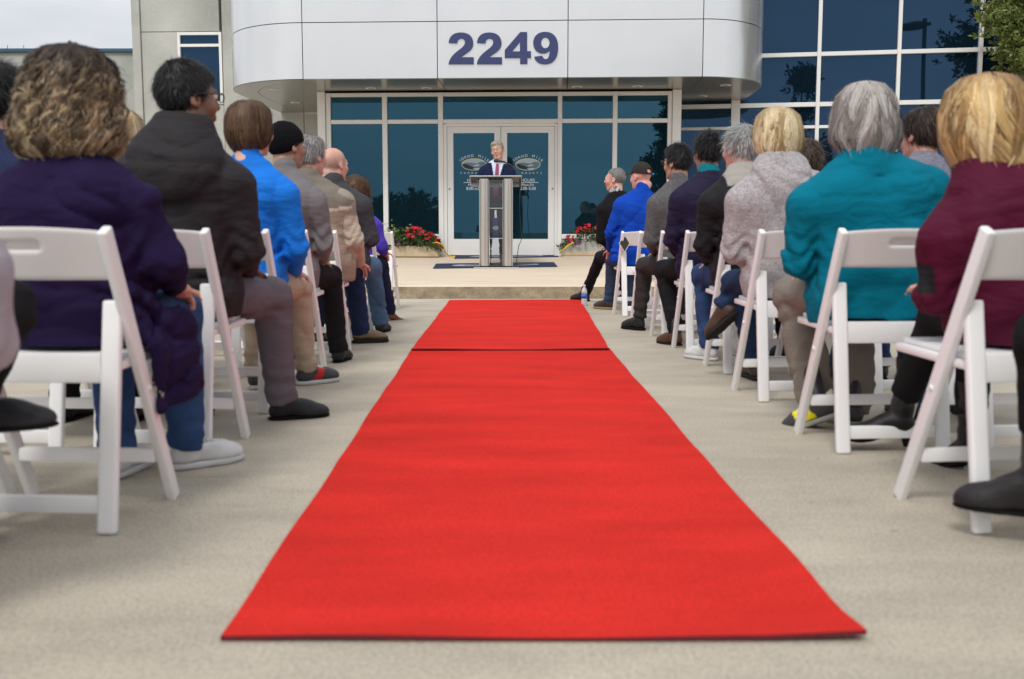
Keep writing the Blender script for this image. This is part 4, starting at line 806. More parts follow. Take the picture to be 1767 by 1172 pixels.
    if jk.get('hood'):
        hd = jk['hood']; s.loft(T(1.0), TM, [(-.19*hd, .06*hd, .03*hd, 0, -.125*hd), (-.15*hd, .120*hd, .058*hd, 0, -.115*hd), (-.09*hd, .158*hd, .085*hd, .0, -.095*hd), (-.03*hd, .158*hd, .098*hd, 0, -.068*hd), (.02*hd, .135*hd, .094*hd, 0, -.046*hd), (.07*hd, .102*hd, .078*hd, 0, -.028*hd), (.10*hd, .086*hd, .068*hd, 0, -.022*hd)], .006, 2.1)
        s.ell(T(1.0, 0, .012)+u*.13*hd, (.070*hd, .062*hd, .11*hd), .010, TM, True); s.cone(T(.97, .0, -.175*hd), T(1.03, .0, -.15*hd)+u*.02, .012, .012, .03, True)
        for q in (-1, 1): s.cone(T(.99, q*.095*hd, -.04), T(.93, q*.06*hd, .10), .040*hd, .022, .03)
    for fn in jk.get('extra', []): fn(s, T, J, dict(H=H, u=u, r=r, f=f, TM=TM, Lt=Lt))
    s.folds(foldfn(jk.get('amp', .008), T0, H, u)); 
    def elb(P):
        o = 0
        for n_ in 'LR':
            e = J['E'+n_]; ax_ = J['W'+n_]-J['S'+n_]; ax_ /= np.linalg.norm(ax_); q = P-e; dd = np.linalg.norm(q, axis=1); t = q@ax_; o = o+jk.get('amp', .008)*.75*np.sin(t*95+3*np.sin(q[:, 0]*40+T0)+vnoise(P*18+T0)*4)*np.exp(-(dd/.11)**2)
        return o
    s.folds(elb)
    def seams(P):
        q = P-H; t = q@u/Lt; a_ = q@r; b_ = q@f; bk = b_ < .03; d = np.where(t > .45, np.abs(np.abs(a_)-sw*.98-.02*(.9-t)), 1)
        if jk.get('seam', 1): d = np.minimum(d, np.where(bk & (np.abs(a_) < sw), np.abs(t-jk.get('yk', .74)-.3*np.abs(a_))*Lt, 1))
        return .0035*np.exp(-(d/.007)**2)+np.where(bk & (t > .15) & (t < .9), .007*np.exp(-(a_/.03)**2), 0)
    if jk.get('mat') != 'knit': s.folds(seams)
    if not stand: s.plane((0, 0, .468), (0, 0, -1), (-.22, -.16, -.1), (.22, .24, .6), .01)
    V, Q = s.mesh(); V = relax(V, Q, 2, .4); Cj = np.tile(np.array(jk['col'], f4), (len(V), 1)); q = V-H; info = dict(t=q@u/Lt, a=q@r, b=q@f, V=V, J=J, hl=((V-C) @ HR)/hs_)
    for fn in jk.get('paint', []): fn(Cj, info)
    gar = link(jk.get('name', 'jacket'), mesh_np('garment', V, Q, col=Cj), CLOTHM[jk.get('mat', 'soft')], body)
    # ---- trousers
    tr = sp['trousers']; lw = tr.get('w', 1.); s = Solid(*[axis(lo[q], hi[q] if q < 2 else hz_+.16, max(vox+.002, sp.get('tv', .0125))) for q in range(3)]); s.ell((0, .01, hz_+.0), (.165*w_, .118, .10), .02)
    for n_ in 'LR':
        h_, k_, a_ = J['H'+n_], J['K'+n_], J['A'+n_]; s.cone(h_, k_, .083*lw*w_**.5, .067*lw, .03); sh = a_-k_; sh /= np.linalg.norm(sh); fl_ = tr.get('flare', .056); s.cone(k_, a_+sh*.06, .066*lw, fl_*lw, .035); s.plane(a_+sh*tr.get('hem', .035), sh, a_-np.array([.10, .10, .20]), a_+np.array([.10, .10, .12]), .004)
    s.folds(foldfn(tr.get('amp', .007), T0+5, (0, 0, .3), (0, 0, 1)))
    def kn(P):
        o = 0
        for n_ in 'LR':
            for c_, rr, fq in ((J['K'+n_]+np.array([0, -.05, -.04]), .10, 75), (J['A'+n_]+np.array([0, 0, .05]), .09, 95), (J['H'+n_]+np.array([0, .05, .05]), .12, 70)):
                q = P-c_; o = o+tr.get('amp', .007)*1.0*np.sin(q[:, 2]*fq+q[:, 1]*18+vnoise(P*14+T0)*5)*np.exp(-((q**2).sum(1)/rr**2))
        return o
    s.folds(kn)
    if not stand: s.plane((0, 0, .464), (0, 0, -1), (-.21, -.3, -.1), (.21, .22, .6), .012)
    V, Q = s.mesh(); Ct = np.tile(np.array(tr['col'], f4), (len(V), 1))
    if tr.get('mat') == 'denim': fd = np.clip(vnoise(V*6+T0)*1.4-.35, 0, 1)[:, None]*.5; Ct = Ct*(1-fd)+Ct*1.9*fd
    link(tr.get('name', 'trousers'), mesh_np('garment', V, Q, col=Ct), CLOTHM[tr.get('mat', 'cloth')], body)
    for n_ in 'LR':
        shk = sp.get('shoe'+n_, sp['shoe']); place_shoe(body, J['A'+n_], J['toe'+n_], J['pit'+n_], shk, sp.get('ss', .93))
    # ---- hair and headwear, in head space
    Mh = Matrix(HR.tolist()).to_4x4(); Mh.translation = Vector(C)
    def onhead(nm, parts, m):
        V, Q, Cq = join_parts(parts); o = link(nm, mesh_np(nm, V*hs_, Q, col=Cq), m, body); o.matrix_local = Mh; return o
    for st in sp.get('hair', []): onhead('hair', hair_mass(st, rng) if 'tab' in st else hair_short(st, rng), M_HAIR)
    if sp.get('glasses'):
        gm = MB()
        for x in (-1, 1):
            gm.tube([(x*.034+.024*math.cos(a), .112+.0*a, .010+.017*math.sin(a)) for a in np.linspace(0, 6.283, 17)], .0022 if sp['glasses'] == 'thick' else .0013, 6, False); gm.tube([(x*.058, .112, .016), (x*.078, .10, .017), (x*.088, .01, .014), (x*.088, -.02, -.0)], .0026 if sp['glasses'] == 'thick' else .0013, 6)
        gm.tube([(-.011, .114, .013), (.011, .114, .013)], .002, 6); me = gm.mesh('glasses', True); me.transform(Matrix.Scale(hs_, 4)); o = link('glasses', me, M_FRAME, body); o.matrix_local = Mh
        for x in (-1, 1): lm = MB(); lm.v = [(hs_*(x*.034+.023*math.cos(a)), hs_*.112, hs_*(.010+.016*math.sin(a))) for a in np.linspace(0, 6.0, 16)]; lm.f = [tuple(range(16))]; lm.build('lens', M_LENS, o)
    hw = sp.get('hat')
    if hw:
        h = .005; X = axis(-.12, .12, h); Y = axis(-.14, .23, h); Z = axis(-.09, .16, h); s = Solid(X, Y, Z); x, y, z = X[:, None, None], Y[None, :, None], Z[None, None, :]
        if hw[0] == 'beanie':
            s.ell(CRAN_C+np.array([0, 0, .004]), CRAN_R+np.array([.014, .014, .018]), .001); s.D = np.maximum(s.D, (np.interp(y, [-.12, -.03, .03, .1], [-.062, -.03, .015, .045])-z+0*x).astype(f4)); s.folds(lambda P: .0022*np.sin(np.arctan2(P[:, 0], P[:, 1])*46)+.004*(vnoise(P*25)-.5))
        else:
            s.ell(CRAN_C+np.array([0, 0, .006]), CRAN_R+np.array([.010, .010, .020]), .001); s.D = np.maximum(s.D, (np.interp(y, [-.12, .1], [.018, .048])-z+0*x).astype(f4))
            s.ell((0, -.115, .055), (.030, .05, .021), .004, cut=True); s.folds(lambda P: -.0016*np.exp(-((np.mod(np.arctan2(P[:, 0], P[:, 1]+.012), 1.0472)-.5236)/.03)**2))
            s.put(lambda x, y, z: np.maximum(np.sqrt((x/.075)**2+((y-.085)/.095)**2)-1, np.abs(z-.052+.9*(x**2)*6+.10*(y-.085))/.004-1)*.004, (-.09, .04, .0), (.09, .2, .08), .004)
        V, Q = s.mesh(); o = onhead('beanie' if hw[0] == 'beanie' else 'baseball_cap', [(V, Q, np.tile(np.array(hw[1], f4), (len(V), 1)))], M_KNIT if hw[0] == 'beanie' else M_CLOTH)
        if hw[0] != 'beanie':
            ha = np.linspace(-.95, .95, 14); ti = MB()
            for a, b in zip(ha[:-1], ha[1:]):
                q = [(.088*math.sin(c_), -.012-.108*math.cos(c_)) for c_ in (a, b)]; n2 = [(x_*1.025, (y_+.012)*1.025-.012) for x_, y_ in q]
                ti.quadbox([(*q[0], .020), (*q[1], .020), (*n2[1], .020), (*n2[0], .020), (*q[0], .034), (*q[1], .034), (*n2[1], .034), (*n2[0], .034)])
            me = ti.mesh('strap'); me.transform(Matrix.Scale(hs_, 4)); link('strap', me, pm('strap_black', (.012, .012, .014), .7), o)
            tb = MB(); tb.box(.036, .058, -.1175, -.112, .021, .033); me = tb.mesh('strap_tab'); me.transform(Matrix.Scale(hs_, 4)); link('strap_tab', me, pm('tab_blue', (.02, .25, .7), .6), o)
    return body, J, T, dict(C=C, HR=HR, TH=TH, H=H, u=u, r=r, f=f, TM=TM, Lt=Lt)
BLK = (.012, .012, .014)
DRESS = ('dress', (.012, .012, .013), (.008, .008, .008))
WSN = ('sneaker', (.62, .62, .62), (.60, .60, .60)); BOOT = ('boot', (.05, .022, .014), (.012, .01, .01))
def sitter(ch, label, px, ytop, hair_t=.012, dy=.085, dx=0, fwd=.02, **k):
    hip = seat(ch, dx, dy) if ch is not None else k['hip']; Y = hip[1]+fwd; hs_ = k.get('hs', 1.); p = at(px, ytop, Y); p.z -= .118*hs_+hair_t
    k.setdefault('shoe', DRESS); k['hip'] = hip; k['head'] = tuple(p)+(0,); k['head'] = (p.x, p.y, p.z, 0)[:3]; k['label'] = label; k['headw'] = True; return person(k)
def yoke(c=.72, colr=None, w=.012):
    def fn(C, i): m = (np.abs(i['t']-c-.25*np.abs(i['a'])) < w) & (i['b'] < .0) & (np.abs(i['a']) < .17); C[m] *= .45
    return fn
def sleeve_mask(i, lim=.0):
    V, J = i['V'], i['J']; o = np.full(len(V), 9.)
    for n in 'LR':
        for a, b in ((J['S'+n], J['E'+n]), (J['E'+n], J['W'+n])):
            ba = b-a; t = np.clip((V-a)@ba/(ba@ba), 0, 1); o = np.minimum(o, np.linalg.norm(V-a-t[:, None]*ba, axis=1))
    return o < .085
BLACKH = [(.006, .0055, .006), (.009, .008, .009), (.015, .014, .015)]
GREYH = [(.30, .30, .30), (.42, .42, .41), (.55, .55, .54), (.18, .17, .17)]
BROWNH = [(.045, .024, .013), (.085, .047, .025), (.13, .075, .04)]
# ---------------- left block
def coat_tail(s, T, J, d):
    M = rotm(R(-14), R(-10)); s.ell((.235, .09, .41), (.036, .115, .16), .03, M); s.ell((.232, .13, .33), (.032, .10, .08), .03, M); s.cone((.235, -.03, .46), (.238, -.02, .29), .034, .020, .03); s.plane((.23, .1, .285), (0, .12, -1), (.12, -.15, .1), (.4, .35, .34))
sitter(LC[0], 'person in dark purple coat, jeans and white trainers', 122, 88, .018, seed=1, w=1.10, yaw=R(-6), vox=.008, skin='fair', hs=1.0, eyes=True,
    top=dict(col=(.016, .009, .042), name='coat', mat='cloth', amp=.011, bulk=1.05, collar=.05, extra=[coat_tail], yk=.78), trousers=dict(col=(.03, .065, .16), mat='denim', w=1.02, hem=.04),
    legR=dict(foot=(322, 808), toe=R(-42)), legL=dict(ank=(-.08, .33, .10)), shoe=WSN, wriR=(.16, .26, .62),
    hair=[dict(tab=[(.150, .03, .03, .005, -.015), (.140, .072, .07, .005, -.015), (.10, .105, .110, .005, -.015), (.03, .124, .126, .005, -.018), (-.04, .134, .128, 0, -.02), (-.10, .144, .122, -.005, -.025), (-.145, .130, .10, -.005, -.03), (-.165, .10, .07, 0, -.03)],
        n=8500, m=12, w=.0017, curl=.014, cfreq=6, wamp=.10, rough=.014, clumps=900, rmin=.88, rmax=1.10, cw=.07, drift=.3, tipvar=.08, fly=.08, cols=[(.022, .013, .009), (.04, .025, .016), (.10, .06, .033), (.22, .14, .075), (.40, .28, .16), (.55, .42, .26)], root=(.020, .012, .009), rootlen=.05, rootfade=.55)])
sitter(LC[1], 'person in black hooded jacket and glasses with one leg in the aisle', 322, 103, .022, seed=2, hv=.0065, hy=R(-42), skin='brown', w=1.14, yaw=R(-8), vox=.0075,
    top=dict(col=(.022, .019, .022), name='jacket', amp=.010, hood=1.12, bulk=1.10, yk=.60), trousers=dict(col=(.135, .115, .135), w=1.15, amp=.009),
    legR=dict(foot=(487, 724), toe=R(-58)), legL=dict(ank=(-.16, .38, .10)), glasses='thick', stubble=(.05, .035, .03), brow=(.01, .01, .01), wriR=(.16, .27, .64),
    hair=[dict(th=.014, top=.016, n=4200, len=.022, w=.0017, cols=BLACKH, lift=.2, mess=.25, rough=.004, low=-.075)])
sitter(LC[2], 'person in bright blue jacket and khaki trousers', 432, 172, .010, seed=3, hy=R(-14), w=1.0, yaw=R(-10), vox=.0085, dx=.03,
    top=dict(col=(.008, .17, .66), name='jacket', amp=.009, collar=.045, bulk=1.0), trousers=dict(col=(.44, .36, .27), w=1.0), wriR=(.12, .27, .60),
    legR=dict(foot=(528, 664), toe=R(-35)), shoe=('sneaker', (.05, .05, .055), (.55, .55, .53), (.55, .02, .02)), sock=(.02, .025, .06),
    hair=[dict(tab=[(.126, .025, .025, 0, -.012), (.118, .056, .06, 0, -.012), (.09, .084, .094, 0, -.013), (.04, .098, .112, 0, -.015), (-.02, .099, .113, 0, -.016), (-.06, .090, .100, 0, -.02), (-.09, .072, .070, 0, -.03), (-.102, .05, .045, 0, -.04)], n=4200, w=.0016, wamp=.03, wave=1., cols=BROWNH, root=(.10, .06, .035), rough=.002)])
sitter(LC[3], 'person in black knit beanie and grey jacket', 493, 212, .012, seed=4, hy=R(-32), w=1.05, yaw=R(-8), skin='tan', hat=('beanie', (.008, .008, .010)), glasses='thin', dx=.0,
    top=dict(col=(.17, .16, .165), name='jacket', amp=.010, collar=.05, bulk=1.05), trousers=dict(col=(.014, .013, .015)), legR=dict(ank=(.18, .44, .10)), wriR=(.13, .28, .62))
def p5paint(C, i):
    m = i['t'] > .62+.3*np.abs(i['a']); C[m] = (.19, .165, .135); s_ = sleeve_mask(i) & (np.abs(i['a']) > .15); up = i['t'] > .62; C[s_] = (.50, .43, .34); C[s_ & up] = (.30, .26, .21)
    m = (np.abs(i['t']-.62-.3*np.abs(i['a'])) < .018) & ~s_; C[m] = (.55, .48, .38)
sitter(LC[4], 'person in beige two-tone jacket and brown hiking boots', 535, 233, .014, seed=5, hy=R(-22), w=1.30, yaw=R(-10), skin='pink', hands=True, belly=1.2, dx=.0, hs=1.04,
    top=dict(col=(.33, .265, .205), name='jacket', mat='cloth', amp=.013, collar=.04, bulk=1.10, paint=[p5paint]), trousers=dict(col=(.016, .028, .075), mat='denim', w=1.15), wriR=(.20, .33, .58), wriL=(.02, .36, .60),
    legR=dict(foot=(622, 592), toe=R(-60)), shoe=('hiker', (.21, .14, .085), (.03, .028, .025)),
    hair=[dict(th=.013, top=.006, n=3000, len=.05, w=.0016, cols=[(.26, .25, .24), (.40, .39, .38), (.58, .57, .56), (.15, .14, .13)], lift=.08, mess=.10, crown=(0, .03, .16), low=-.085, rough=.003)])
sitter(LC[5], 'person in charcoal jacket and pale jeans', 576, 255, .003, seed=6, hy=R(-26), w=1.26, yaw=R(-10), skin='pink', scalp=(.30, .24, .20), neckfat=True, hs=1.02,
    top=dict(col=(.055, .055, .062), name='jacket', mat='cloth', amp=.008, collar=.05, bulk=1.08), trousers=dict(col=(.075, .14, .24), mat='denim', w=1.1), legR=dict(ank=(.18, .50, .10)), hair=[])
sitter(LC[6], 'person in violet top with brown heeled boots', 615, 303, .014, seed=7, w=.95, yaw=R(-8), hy=R(-15), dx=.0, fwd=.1,
    top=dict(col=(.075, .05, .42), name='sweater', mat='cloth', amp=.007), trousers=dict(col=(.012, .018, .05), mat='denim'), legR=dict(foot=(672, 553), toe=R(-30)), wriR=(.16, .33, .62), shoe=('heel', (.17, .06, .028), (.03, .02, .015)),
    hair=[dict(tab=[(.14, .03, .03, 0, -.015), (.12, .08, .075, 0, -.015), (.08, .11, .11, 0, -.015), (0, .12, .12, 0, -.018), (-.08, .12, .11, 0, -.02), (-.13, .09, .07, 0, -.03)], n=2500, w=.0025, curl=.010, cfreq=4, cols=BROWNH, rough=.008)])
sitter(L0, 'person in pale lilac sleeve with legs crossed, cut off at the left edge', -160, 20, .012, seed=8, w=1.1, yaw=R(-8), vox=.009, dx=.09,
    top=dict(col=(.36, .32, .36), name='sweater', mat='cloth', amp=.010, bulk=1.1), trousers=dict(col=BLK), wriR=(.04, .27, .68),
    legR=dict(knee=(.05, .42, .60), ank=(-.14, .55, .375), toe=R(-78), pitch=R(4)), shoe=('dress', (.03, .03, .034), (.02, .02, .02)), hair=[dict(th=.014, n=1200, cols=BROWNH)])
sitter(LC2[1], 'person in navy jacket, mostly out of view at the far left edge', 2, 110, .02, seed=21, w=1.05, yaw=R(-5), skin='olive', top=dict(col=(.010, .018, .06), name='jacket', amp=.008), trousers=dict(col=BLK),
    hair=[dict(th=.02, top=.01, n=2500, len=.04, w=.002, cols=BLACKH, lift=.3, mess=.3, low=-.09)])
sitter(LC2[2], 'person mostly hidden between the purple coat and the black hooded jacket', 206, 186, .012, seed=22, w=.95, yaw=R(-5), top=dict(col=(.10, .09, .10), name='jacket', amp=.007), trousers=dict(col=(.10, .08, .06)), shoe=('sneaker', (.05, .05, .05), (.3, .3, .3), (.4, .02, .02)),
    hair=[dict(tab=[(.128, .03, .03, 0, -.012), (.115, .065, .07, 0, -.012), (.08, .1, .11, 0, -.015), (0, .115, .12, 0, -.018), (-.08, .11, .1, 0, -.03), (-.12, .08, .06, 0, -.04)], n=2000, w=.0025, cols=[(.45, .33, .18), (.6, .48, .3), (.3, .2, .1)])])
# ---------------- right block
def r1paint(C, i):
    V, J = i['V'], i['J']
    for n in 'LR':
        S_, E_ = J['S'+n], J['E'+n]; ba = E_-S_; tt = (V-S_)@ba/(ba@ba); off = V-S_-np.clip(tt, 0, 1)[:, None]*ba; sd = -1 if n == 'L' else 1; m = (tt > .45) & (tt < .98) & (off[:, 0]*sd > .015) & (np.abs(off[:, 1]+.012) < .034) & (np.linalg.norm(off, axis=1) < .11); C[m] = BLK
        fa = J['W'+n]-E_; t2 = (V-E_)@fa/(fa@fa); o2 = V-E_-np.clip(t2, 0, 1)[:, None]*fa; C[(t2 > .18) & (np.linalg.norm(o2, axis=1) < .075) & (V[:, 2] < E_[2]+.02)] = BLK
HEEL = ('heel', (.012, .011, .012), (.01, .01, .01))
sitter(RC[0], 'person in maroon jacket with black sleeve patch and heeled black boots', 1702, 128, .02, seed=11, w=1.06, yaw=R(8), vox=.008, hy=R(-6), fwd=.05, dx=.09,
    top=dict(col=(.075, .003, .022), name='jacket', amp=.009, hood=.92, bulk=1.08, paint=[r1paint]), trousers=dict(col=BLK, w=.95, flare=.048, hem=-.06), shoe=HEEL,
    legL=dict(ankw=(1.385, 3.50, .165), kneew=(1.385, 3.20, .52), toe=R(72), pitch=R(6)), legR=dict(ank=(.08, .36, .13)), wriL=(-.12, .27, .62),
    hair=[dict(tab=[(.138, .025, .025, .0, -.015), (.128, .07, .068, .0, -.015), (.09, .108, .110, 0, -.016), (.02, .132, .130, .005, -.02), (-.05, .138, .128, .015, -.025), (-.11, .124, .110, .03, -.035), (-.16, .105, .085, .04, -.04), (-.185, .08, .06, .05, -.04)],
        n=6500, m=10, w=.0019, wamp=.16, wave=1.0, rough=.008, clumps=170, rmin=.90, rmax=1.07, cw=.09, drift=.35, tipvar=.07, fly=.06, cols=[(.16, .085, .035), (.36, .21, .08), (.56, .36, .14), (.70, .50, .24), (.80, .63, .36)], root=(.30, .18, .08), rootlen=.0, rootfade=.25)])
sitter(RC[1], 'person in teal top with yellow-trimmed shoes', 1490, 141, .018, seed=12, w=1.32, yaw=R(4), vox=.008, hy=R(6), belly=1.25, dx=.04,
    top=dict(col=(.0, .150, .225), name='shirt', mat='cloth', amp=.012, collar=.06, colr=.068, bulk=1.08, slim=1.05), trousers=dict(col=(.21, .185, .155), w=1.15, flare=.075, amp=.010), wriL=(-.16, .27, .62),
    legL=dict(ank=(-.14, .20, .12), knee=(-.17, .43, .515), toe=R(40), pitch=R(-25)), legR=dict(ank=(.02, .24, .10), knee=(.11, .44, .515), toe=R(20)), shoe=('sneaker', (.05, .05, .05), (.35, .35, .33), (.85, .75, .01)),
    hair=[dict(tab=[(.134, .025, .025, 0, -.015), (.124, .065, .066, 0, -.015), (.085, .100, .108, 0, -.016), (.03, .116, .124, 0, -.018), (-.03, .124, .124, 0, -.022), (-.08, .128, .112, 0, -.03), (-.115, .105, .085, 0, -.04), (-.128, .085, .07, 0, -.045)],
        n=7000, m=9, w=.0019, wamp=.09, wave=1.1, flip=.10, rough=.008, clumps=200, rmin=.90, rmax=1.07, cw=.08, drift=.4, tipvar=.09, fly=.07, cols=[(.14, .12, .11), (.26, .235, .22), (.40, .37, .35), (.54, .51, .49), (.22, .19, .17)], root=(.40, .36, .33))])
sitter(RC[2], 'person in grey knit hoodie with one leg crossed over', 1340, 183, .016, seed=13, w=1.12, yaw=R(4), hy=R(8), vox=.0085, dx=.02,
    top=dict(col=(.44, .41, .42), name='hoodie', mat='knit', amp=.012, hood=.95, bulk=1.08), trousers=dict(col=(.018, .035, .085), mat='denim'), legR=dict(knee=(.02, .43, .60), ank=(-.19, .46, .40), toe=R(35), pitch=R(-38)), legL=dict(ank=(-.02, .42, .10)), shoe=('boot', (.07, .045, .03), (.03, .03, .028)), wriL=(-.1, .28, .66),
    hair=[dict(tab=[(.130, .025, .025, 0, -.012), (.120, .062, .066, 0, -.012), (.085, .098, .108, 0, -.015), (.03, .113, .122, 0, -.018), (-.03, .116, .120, 0, -.022), (-.075, .110, .105, 0, -.03), (-.108, .09, .075, 0, -.045)], n=4200, w=.0019, cols=[(.28, .18, .08), (.48, .35, .17), (.64, .51, .30), (.74, .64, .43)], root=(.42, .31, .17), wamp=.08, wave=1.1, rough=.006, clumps=200, rmin=.93, rmax=1.05, cw=.08, drift=.2, tipvar=.06, fly=.05)])
def hoodgrey(C, i): C[(i['t'] > .93) & (i['b'] < .05) & (np.abs(i['a']) < .12)] = (.34, .32, .29)
sitter(RC[3], 'person in black jacket with pale hood and white trainers', 1279, 216, .014, seed=14, w=1.12, yaw=R(6), hy=R(30), skin='pink', dx=.01, scalp=(.45, .30, .24),
    top=dict(col=(.012, .011, .013), name='jacket', amp=.010, hood=.85, bulk=1.08, paint=[hoodgrey]), trousers=dict(col=(.025, .05, .13), mat='denim', w=1.1), legL=dict(foot=(1224, 622), toe=R(30)), shoe=WSN, wriL=(-.14, .30, .60),
    hair=[dict(th=.012, top=.004, n=2800, len=.05, w=.0016, cols=GREYH, lift=.2, mess=.25, low=-.085, rough=.005)])
def teal_collar(C, i): C[(i['t'] > 1.085)] = (.0, .18, .22)
sitter(RC[4], 'person in dark purple jacket with teal collar', 1222, 228, .022, seed=15, w=1.12, yaw=R(5), hy=R(14), skin='tan', dx=.0,
    top=dict(col=(.014, .010, .034), name='jacket', amp=.010, collar=.05, bulk=1.05, paint=[teal_collar]), trousers=dict(col=BLK), legL=dict(foot=(1166, 596), toe=R(25)), shoe=('dress', (.075, .03, .018), (.02, .014, .01)), wriL=(-.12, .30, .62),
    hair=[dict(th=.012, top=.024, n=2600, len=.030, w=.0018, cols=BLACKH, lift=.45, mess=.3, curve=.1, low=-.07, rough=.006)])
sitter(RC[5], 'person in grey heather sweater and glasses with one foot in the aisle', 1170, 249, .022, seed=16, w=1.05, yaw=R(8), hv=.007, hy=R(34), skin='olive', glasses='thick', dx=.0,
    top=dict(col=(.125, .125, .13), name='sweater', mat='knit', amp=.007, collar=.05, bulk=1.0), trousers=dict(col=(.042, .036, .036), hem=.0), legL=dict(foot=(1103, 570), toe=R(28)), wriL=(-.12, .30, .63), sock=(.06, .055, .06), shoe=('boot', (.012, .012, .013), (.008, .008, .008)),
    hair=[dict(th=.010, top=.026, topy=.02, n=2400, len=.030, w=.0018, cols=BLACKH, lift=.35, mess=.2, curve=.1, low=-.06, rough=.005)])
sitter(RC[7], 'person in royal blue jacket and mesh baseball cap', 1106, 281, .016, seed=17, w=1.08, yaw=R(10), hy=R(30), skin='pink', hat=('cap', (.035, .028, .026)), neckfat=True, dx=-.06,
    top=dict(col=(.006, .055, .40), name='jacket', mat='cloth', amp=.010, collar=.07, bulk=1.05), trousers=dict(col=(.035, .062, .12), mat='denim'), legL=dict(foot=(1052, 534), toe=R(38)), wriL=(-.13, .29, .62), shoe=('boot', (.045, .026, .018), (.30, .20, .10)))
def check_collar(C, i):
    m = i['t'] > 1.07; C[m] = (.55, .55, .55); a = np.sin(np.arctan2(i['a'], i['b'])*30) > 0; C[m & a] = (.05, .05, .05)
sitter(RC[8], 'person in black blazer with checked collar, head turned to the lectern', 1062, 289, .008, seed=18, w=1.05, yaw=R(14), hy=R(52), skin='pink', hv=.006, dx=-.02, scalp=(.30, .28, .27),
    top=dict(col=(.010, .010, .011), name='blazer', mat='cloth', amp=.006, collar=.045, bulk=1.02, paint=[check_collar]), trousers=dict(col=(.010, .011, .016)), legL=dict(foot=(1010, 520), toe=R(40)), wriL=(-.10, .30, .64), shoe=('boot', (.012, .012, .013), (.010, .009, .009)), brow=(.2, .18, .17),
    hair=[dict(th=.006, n=1800, len=.016, w=.0014, cols=[(.20, .19, .18), (.32, .31, .30), (.42, .41, .40)], rec=.03, low=-.07, rough=.002, mess=.12, lift=.1)])
sitter(R0, 'person in black trousers and ankle boots, cut off at the right edge', 2040, 20, .012, seed=19, w=1.05, yaw=R(8), vox=.009, top=dict(col=BLK, name='jacket'), trousers=dict(col=(.010, .009, .010), flare=.048, hem=-.12, w=.86),
    ss=.86, legL=dict(ankw=(1.30, 2.42, .165), kneew=(1.255, 2.34, .53), toe=R(52)), hem_='',shoe=('ankleboot', (.016, .014, .015), (.010, .009, .009)), hair=[dict(th=.014, n=1200, cols=BROWNH)])
sitter(RC2[2], 'person in glasses and grey-blue hoodie between the teal top and the maroon jacket', 1592, 186, .014, seed=23, w=1.0, yaw=R(4), hy=R(25), glasses='thick', skin='pink', top=dict(col=(.22, .22, .28), name='hoodie', mat='knit', hood=.8), trousers=dict(col=(.02, .04, .1), mat='denim'),
    hair=[dict(th=.016, top=.004, n=2600, len=.06, w=.0016, cols=[(.02, .013, .010), (.035, .022, .017), (.06, .035, .025)], lift=.05, mess=.12, crown=(0, .03, .15), low=-.085)])
sitter(RC2[1], 'person at the upper right edge beside the maroon jacket', 1792, 128, .014, seed=24, w=1.0, yaw=R(4), skin='fair', top=dict(col=(.03, .03, .035), name='jacket'), trousers=dict(col=(.02, .04, .1), mat='denim'), hair=[dict(th=.018, n=2600, len=.06, w=.002, cols=[(.02, .013, .010), (.04, .026, .02)], lift=.08, mess=.15, low=-.09)])
sitter(RC2[3], 'person barely visible between the grey knit hoodie and the teal top', 1392, 240, .014, seed=25, w=1.0, yaw=R(4), skin='tan', top=dict(col=(.05, .05, .06), name='jacket'), trousers=dict(col=BLK), hair=[dict(th=.014, n=1500, len=.03, w=.0018, cols=[(.05, .03, .02), (.09, .06, .04)], lift=.4, mess=.4)])
# ---------------- the speaker
def suit(C, i):
    wv = .085*np.clip((i['t']-.28)/.72, 0, 1); m = (i['b'] > .0) & (np.abs(i['a']) < wv) & (i['t'] > .28); C[m] = (.62, .66, .78); C[(i['t'] > 1.0)] = (.62, .66, .78)
    lp = (i['b'] > 0) & (np.abs(np.abs(i['a'])-wv-.035) < .006) & (i['t'] > .45) & (i['t'] < .95); C[lp] *= .5
    C[(np.abs(i['a']) < .005) & (i['b'] > 0) & (i['t'] < .28)] *= .5
SPY = plat(856, 456).y; spx = at(855, 300, SPY).x
sp_, SJ, ST, SI = person(dict(label='person in navy suit and magenta tie speaking at the lectern', seed=30, hip=(spx, SPY), z=pz(SPY), yaw=R(180), stand=True, head=tuple(at(858.5, 259.5, SPY-.06)), hy=R(-14), hp=R(-4), hr=R(9), skin='fair', w=1.16, vox=.0075, hv=.0055, hands=True, smile=True, glasses='thin', hs=1.1, brow=(.25, .18, .12),
    top=dict(col=(.014, .018, .055), name='suit_jacket', mat='cloth', amp=.005, collar=.03, colr=.062, nocut=1, low=-.30, paint=[suit], tab=[(-.30, .19, .135, 0, .0), (.02, .180, .130, 0, .0), (.3, .165, .122, 0, .01), (.52, .176, .124, 0, .008), (.70, .186, .122, 0, -.004), (.82, .175, .108, 0, -.012), (.92, .13, .085, 0, -.014), (1.0, .07, .062, 0, -.012)]), trousers=dict(col=(.012, .015, .045)),
    elbL=(-.27, .03, 1.16), wriL=(-.20, .30, 1.20), elbR=(.27, .03, 1.16), wriR=(.20, .30, 1.20), shoe=DRESS,
    hair=[dict(th=.004, top=.003, rec=.012, topy=.0, n=2600, len=.035, w=.0014, cols=[(.42, .37, .30), (.52, .47, .39), (.58, .53, .46), (.32, .27, .21)], lift=.15, mess=.12, crown=(.05, -.01, .15), low=-.06, rough=.003)]))
gv = np.array([v.co for v in [c for c in sp_.children if c.name.startswith('suit_jacket')][0].data.vertices]); q = gv-SI['H']; tt, aa, bb = q@SI['u']/SI['Lt'], q@SI['r'], q@SI['f']
tie = MB(); prev = None
